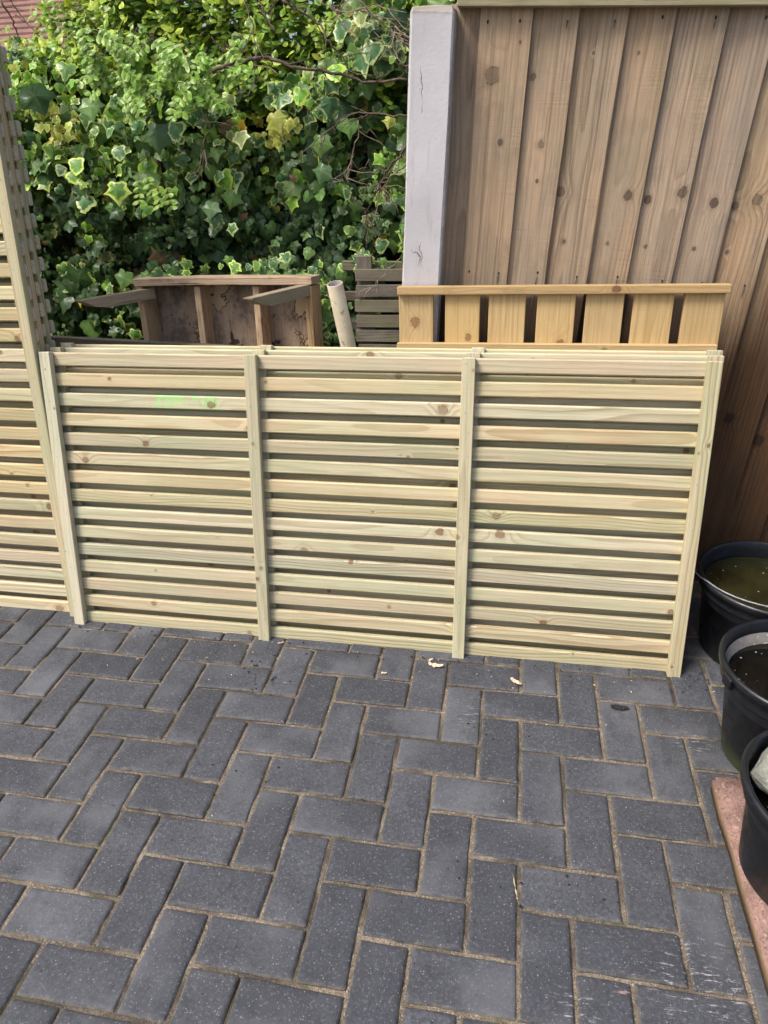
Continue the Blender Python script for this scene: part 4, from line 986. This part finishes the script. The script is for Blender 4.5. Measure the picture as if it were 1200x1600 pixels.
curl('wood_shaving', (.822, .118, .0), .016, .003, .1, M_shav, 'tiny wood flake in a joint left of the large shaving', 'wood shaving', 1.6, 'wood shavings on the paving', 4)
curl('wood_shaving', (.49, .205, .0), .02, .002, .3, M_shav, 'tiny splinter at the foot of the second batten', 'wood shaving', 1.2, 'wood shavings on the paving', 5)
curl('leaf_litter', (1.453, .072, 0), .045, .009, .0, M_dark, 'small black rotted leaf lying on a paving block near the buckets', 'dead leaf', 1.2, None, 6)
curl('dry_stalk', (1.192, -.46, 0), .05, .0012, 1.75, M_strawm, 'dry straw stalk in a joint of the foreground paving', 'stalk', .8, None, 7)
# crumbs of soil and grit along the joints
crumbs = []
for _ in range(2600):
    x = rng.uniform(-.6, 2.0)
    if rng.random() < .5: y = rng.normal(.17, .06)
    else: y = rng.uniform(-1., .25)
    # snap most of them to the joint lines
    if rng.random() < .8:
        if rng.random() < .5: x = round(x * 10) / 10 + rng.normal(0, .0035)
        else: y = round(y * 10) / 10 + rng.normal(0, .0035)
    r = rng.uniform(.0006, .0022); c = Vector((x, y, -.0005 + r * .4)); q = [Vector(d_) * r * rng.uniform(.6, 1.2) for d_ in ((1, 0, 0), (-.5, .8, 0), (-.5, -.8, 0), (0, 0, .8), (0, 0, -.8))]
    crumbs.append(([c + w for w in q], [(0, 1, 3), (1, 2, 3), (2, 0, 3), (1, 0, 4), (2, 1, 4), (0, 2, 4)]))
flecks = []
for _ in range(120):
    x = rng.uniform(-.6, 1.75); y = .21 - abs(rng.normal(0, .09)) if rng.random() < .85 else rng.uniform(-.9, .15)
    L_ = rng.uniform(.0015, .0045); a_ = rng.uniform(0, 6.3); dx, dy = math.cos(a_) * L_, math.sin(a_) * L_; wx, wy = -dy * .22, dx * .22
    flecks.append(([(x - dx, y - dy, .0022), (x + wx, y + wy, .003), (x + dx, y + dy, .0024), (x - wx, y - wy, .0016)], [(0, 1, 2), (0, 2, 3)]))
fv_, ff_ = merge(flecks); tag(link('wood_fleck', mesh('wood_fleck', fv_, ff_, M_shav)), 'pale wood flecks scattered on the paving in front of the panels', 'wood flecks', kind='stuff')
soilc = []
for cx_, cy_, n_, sp_ in ((.49, .035, 26, .035), (.44, .10, 12, .04), (1.15, -.05, 16, .05), (.12, .20, 30, .12), (.9, .21, 40, .3), (1.68, .2, 40, .06), (.7, -.3, 14, .2), (1.3, -.45, 14, .2)):
    for _ in range(n_):
        r = rng.uniform(.001, .0042); c = Vector((cx_ + rng.normal(0, sp_), cy_ + rng.normal(0, min(sp_, .03)), r * .5)); q = [Vector(d_) * r * rng.uniform(.6, 1.3) for d_ in ((1, 0, 0), (0, 1, 0), (-1, 0, 0), (0, -1, 0), (0, 0, .8), (0, 0, -.8))]
        soilc.append(([c + w for w in q], [(0, 1, 4), (1, 2, 4), (2, 3, 4), (3, 0, 4), (1, 0, 5), (2, 1, 5), (3, 2, 5), (0, 3, 5)]))
sv_, sf_ = merge(soilc); tag(link('soil_crumb', mesh('soil_crumb', sv_, sf_, M_dark)), 'dark soil crumbs lying on the paving blocks and joints', 'soil crumbs', kind='stuff')
v, f = merge(crumbs); tag(link('grit', mesh('grit', v, f, M_sand)), 'loose sand grit and crumbs scattered over the block paving', 'grit', kind='stuff')
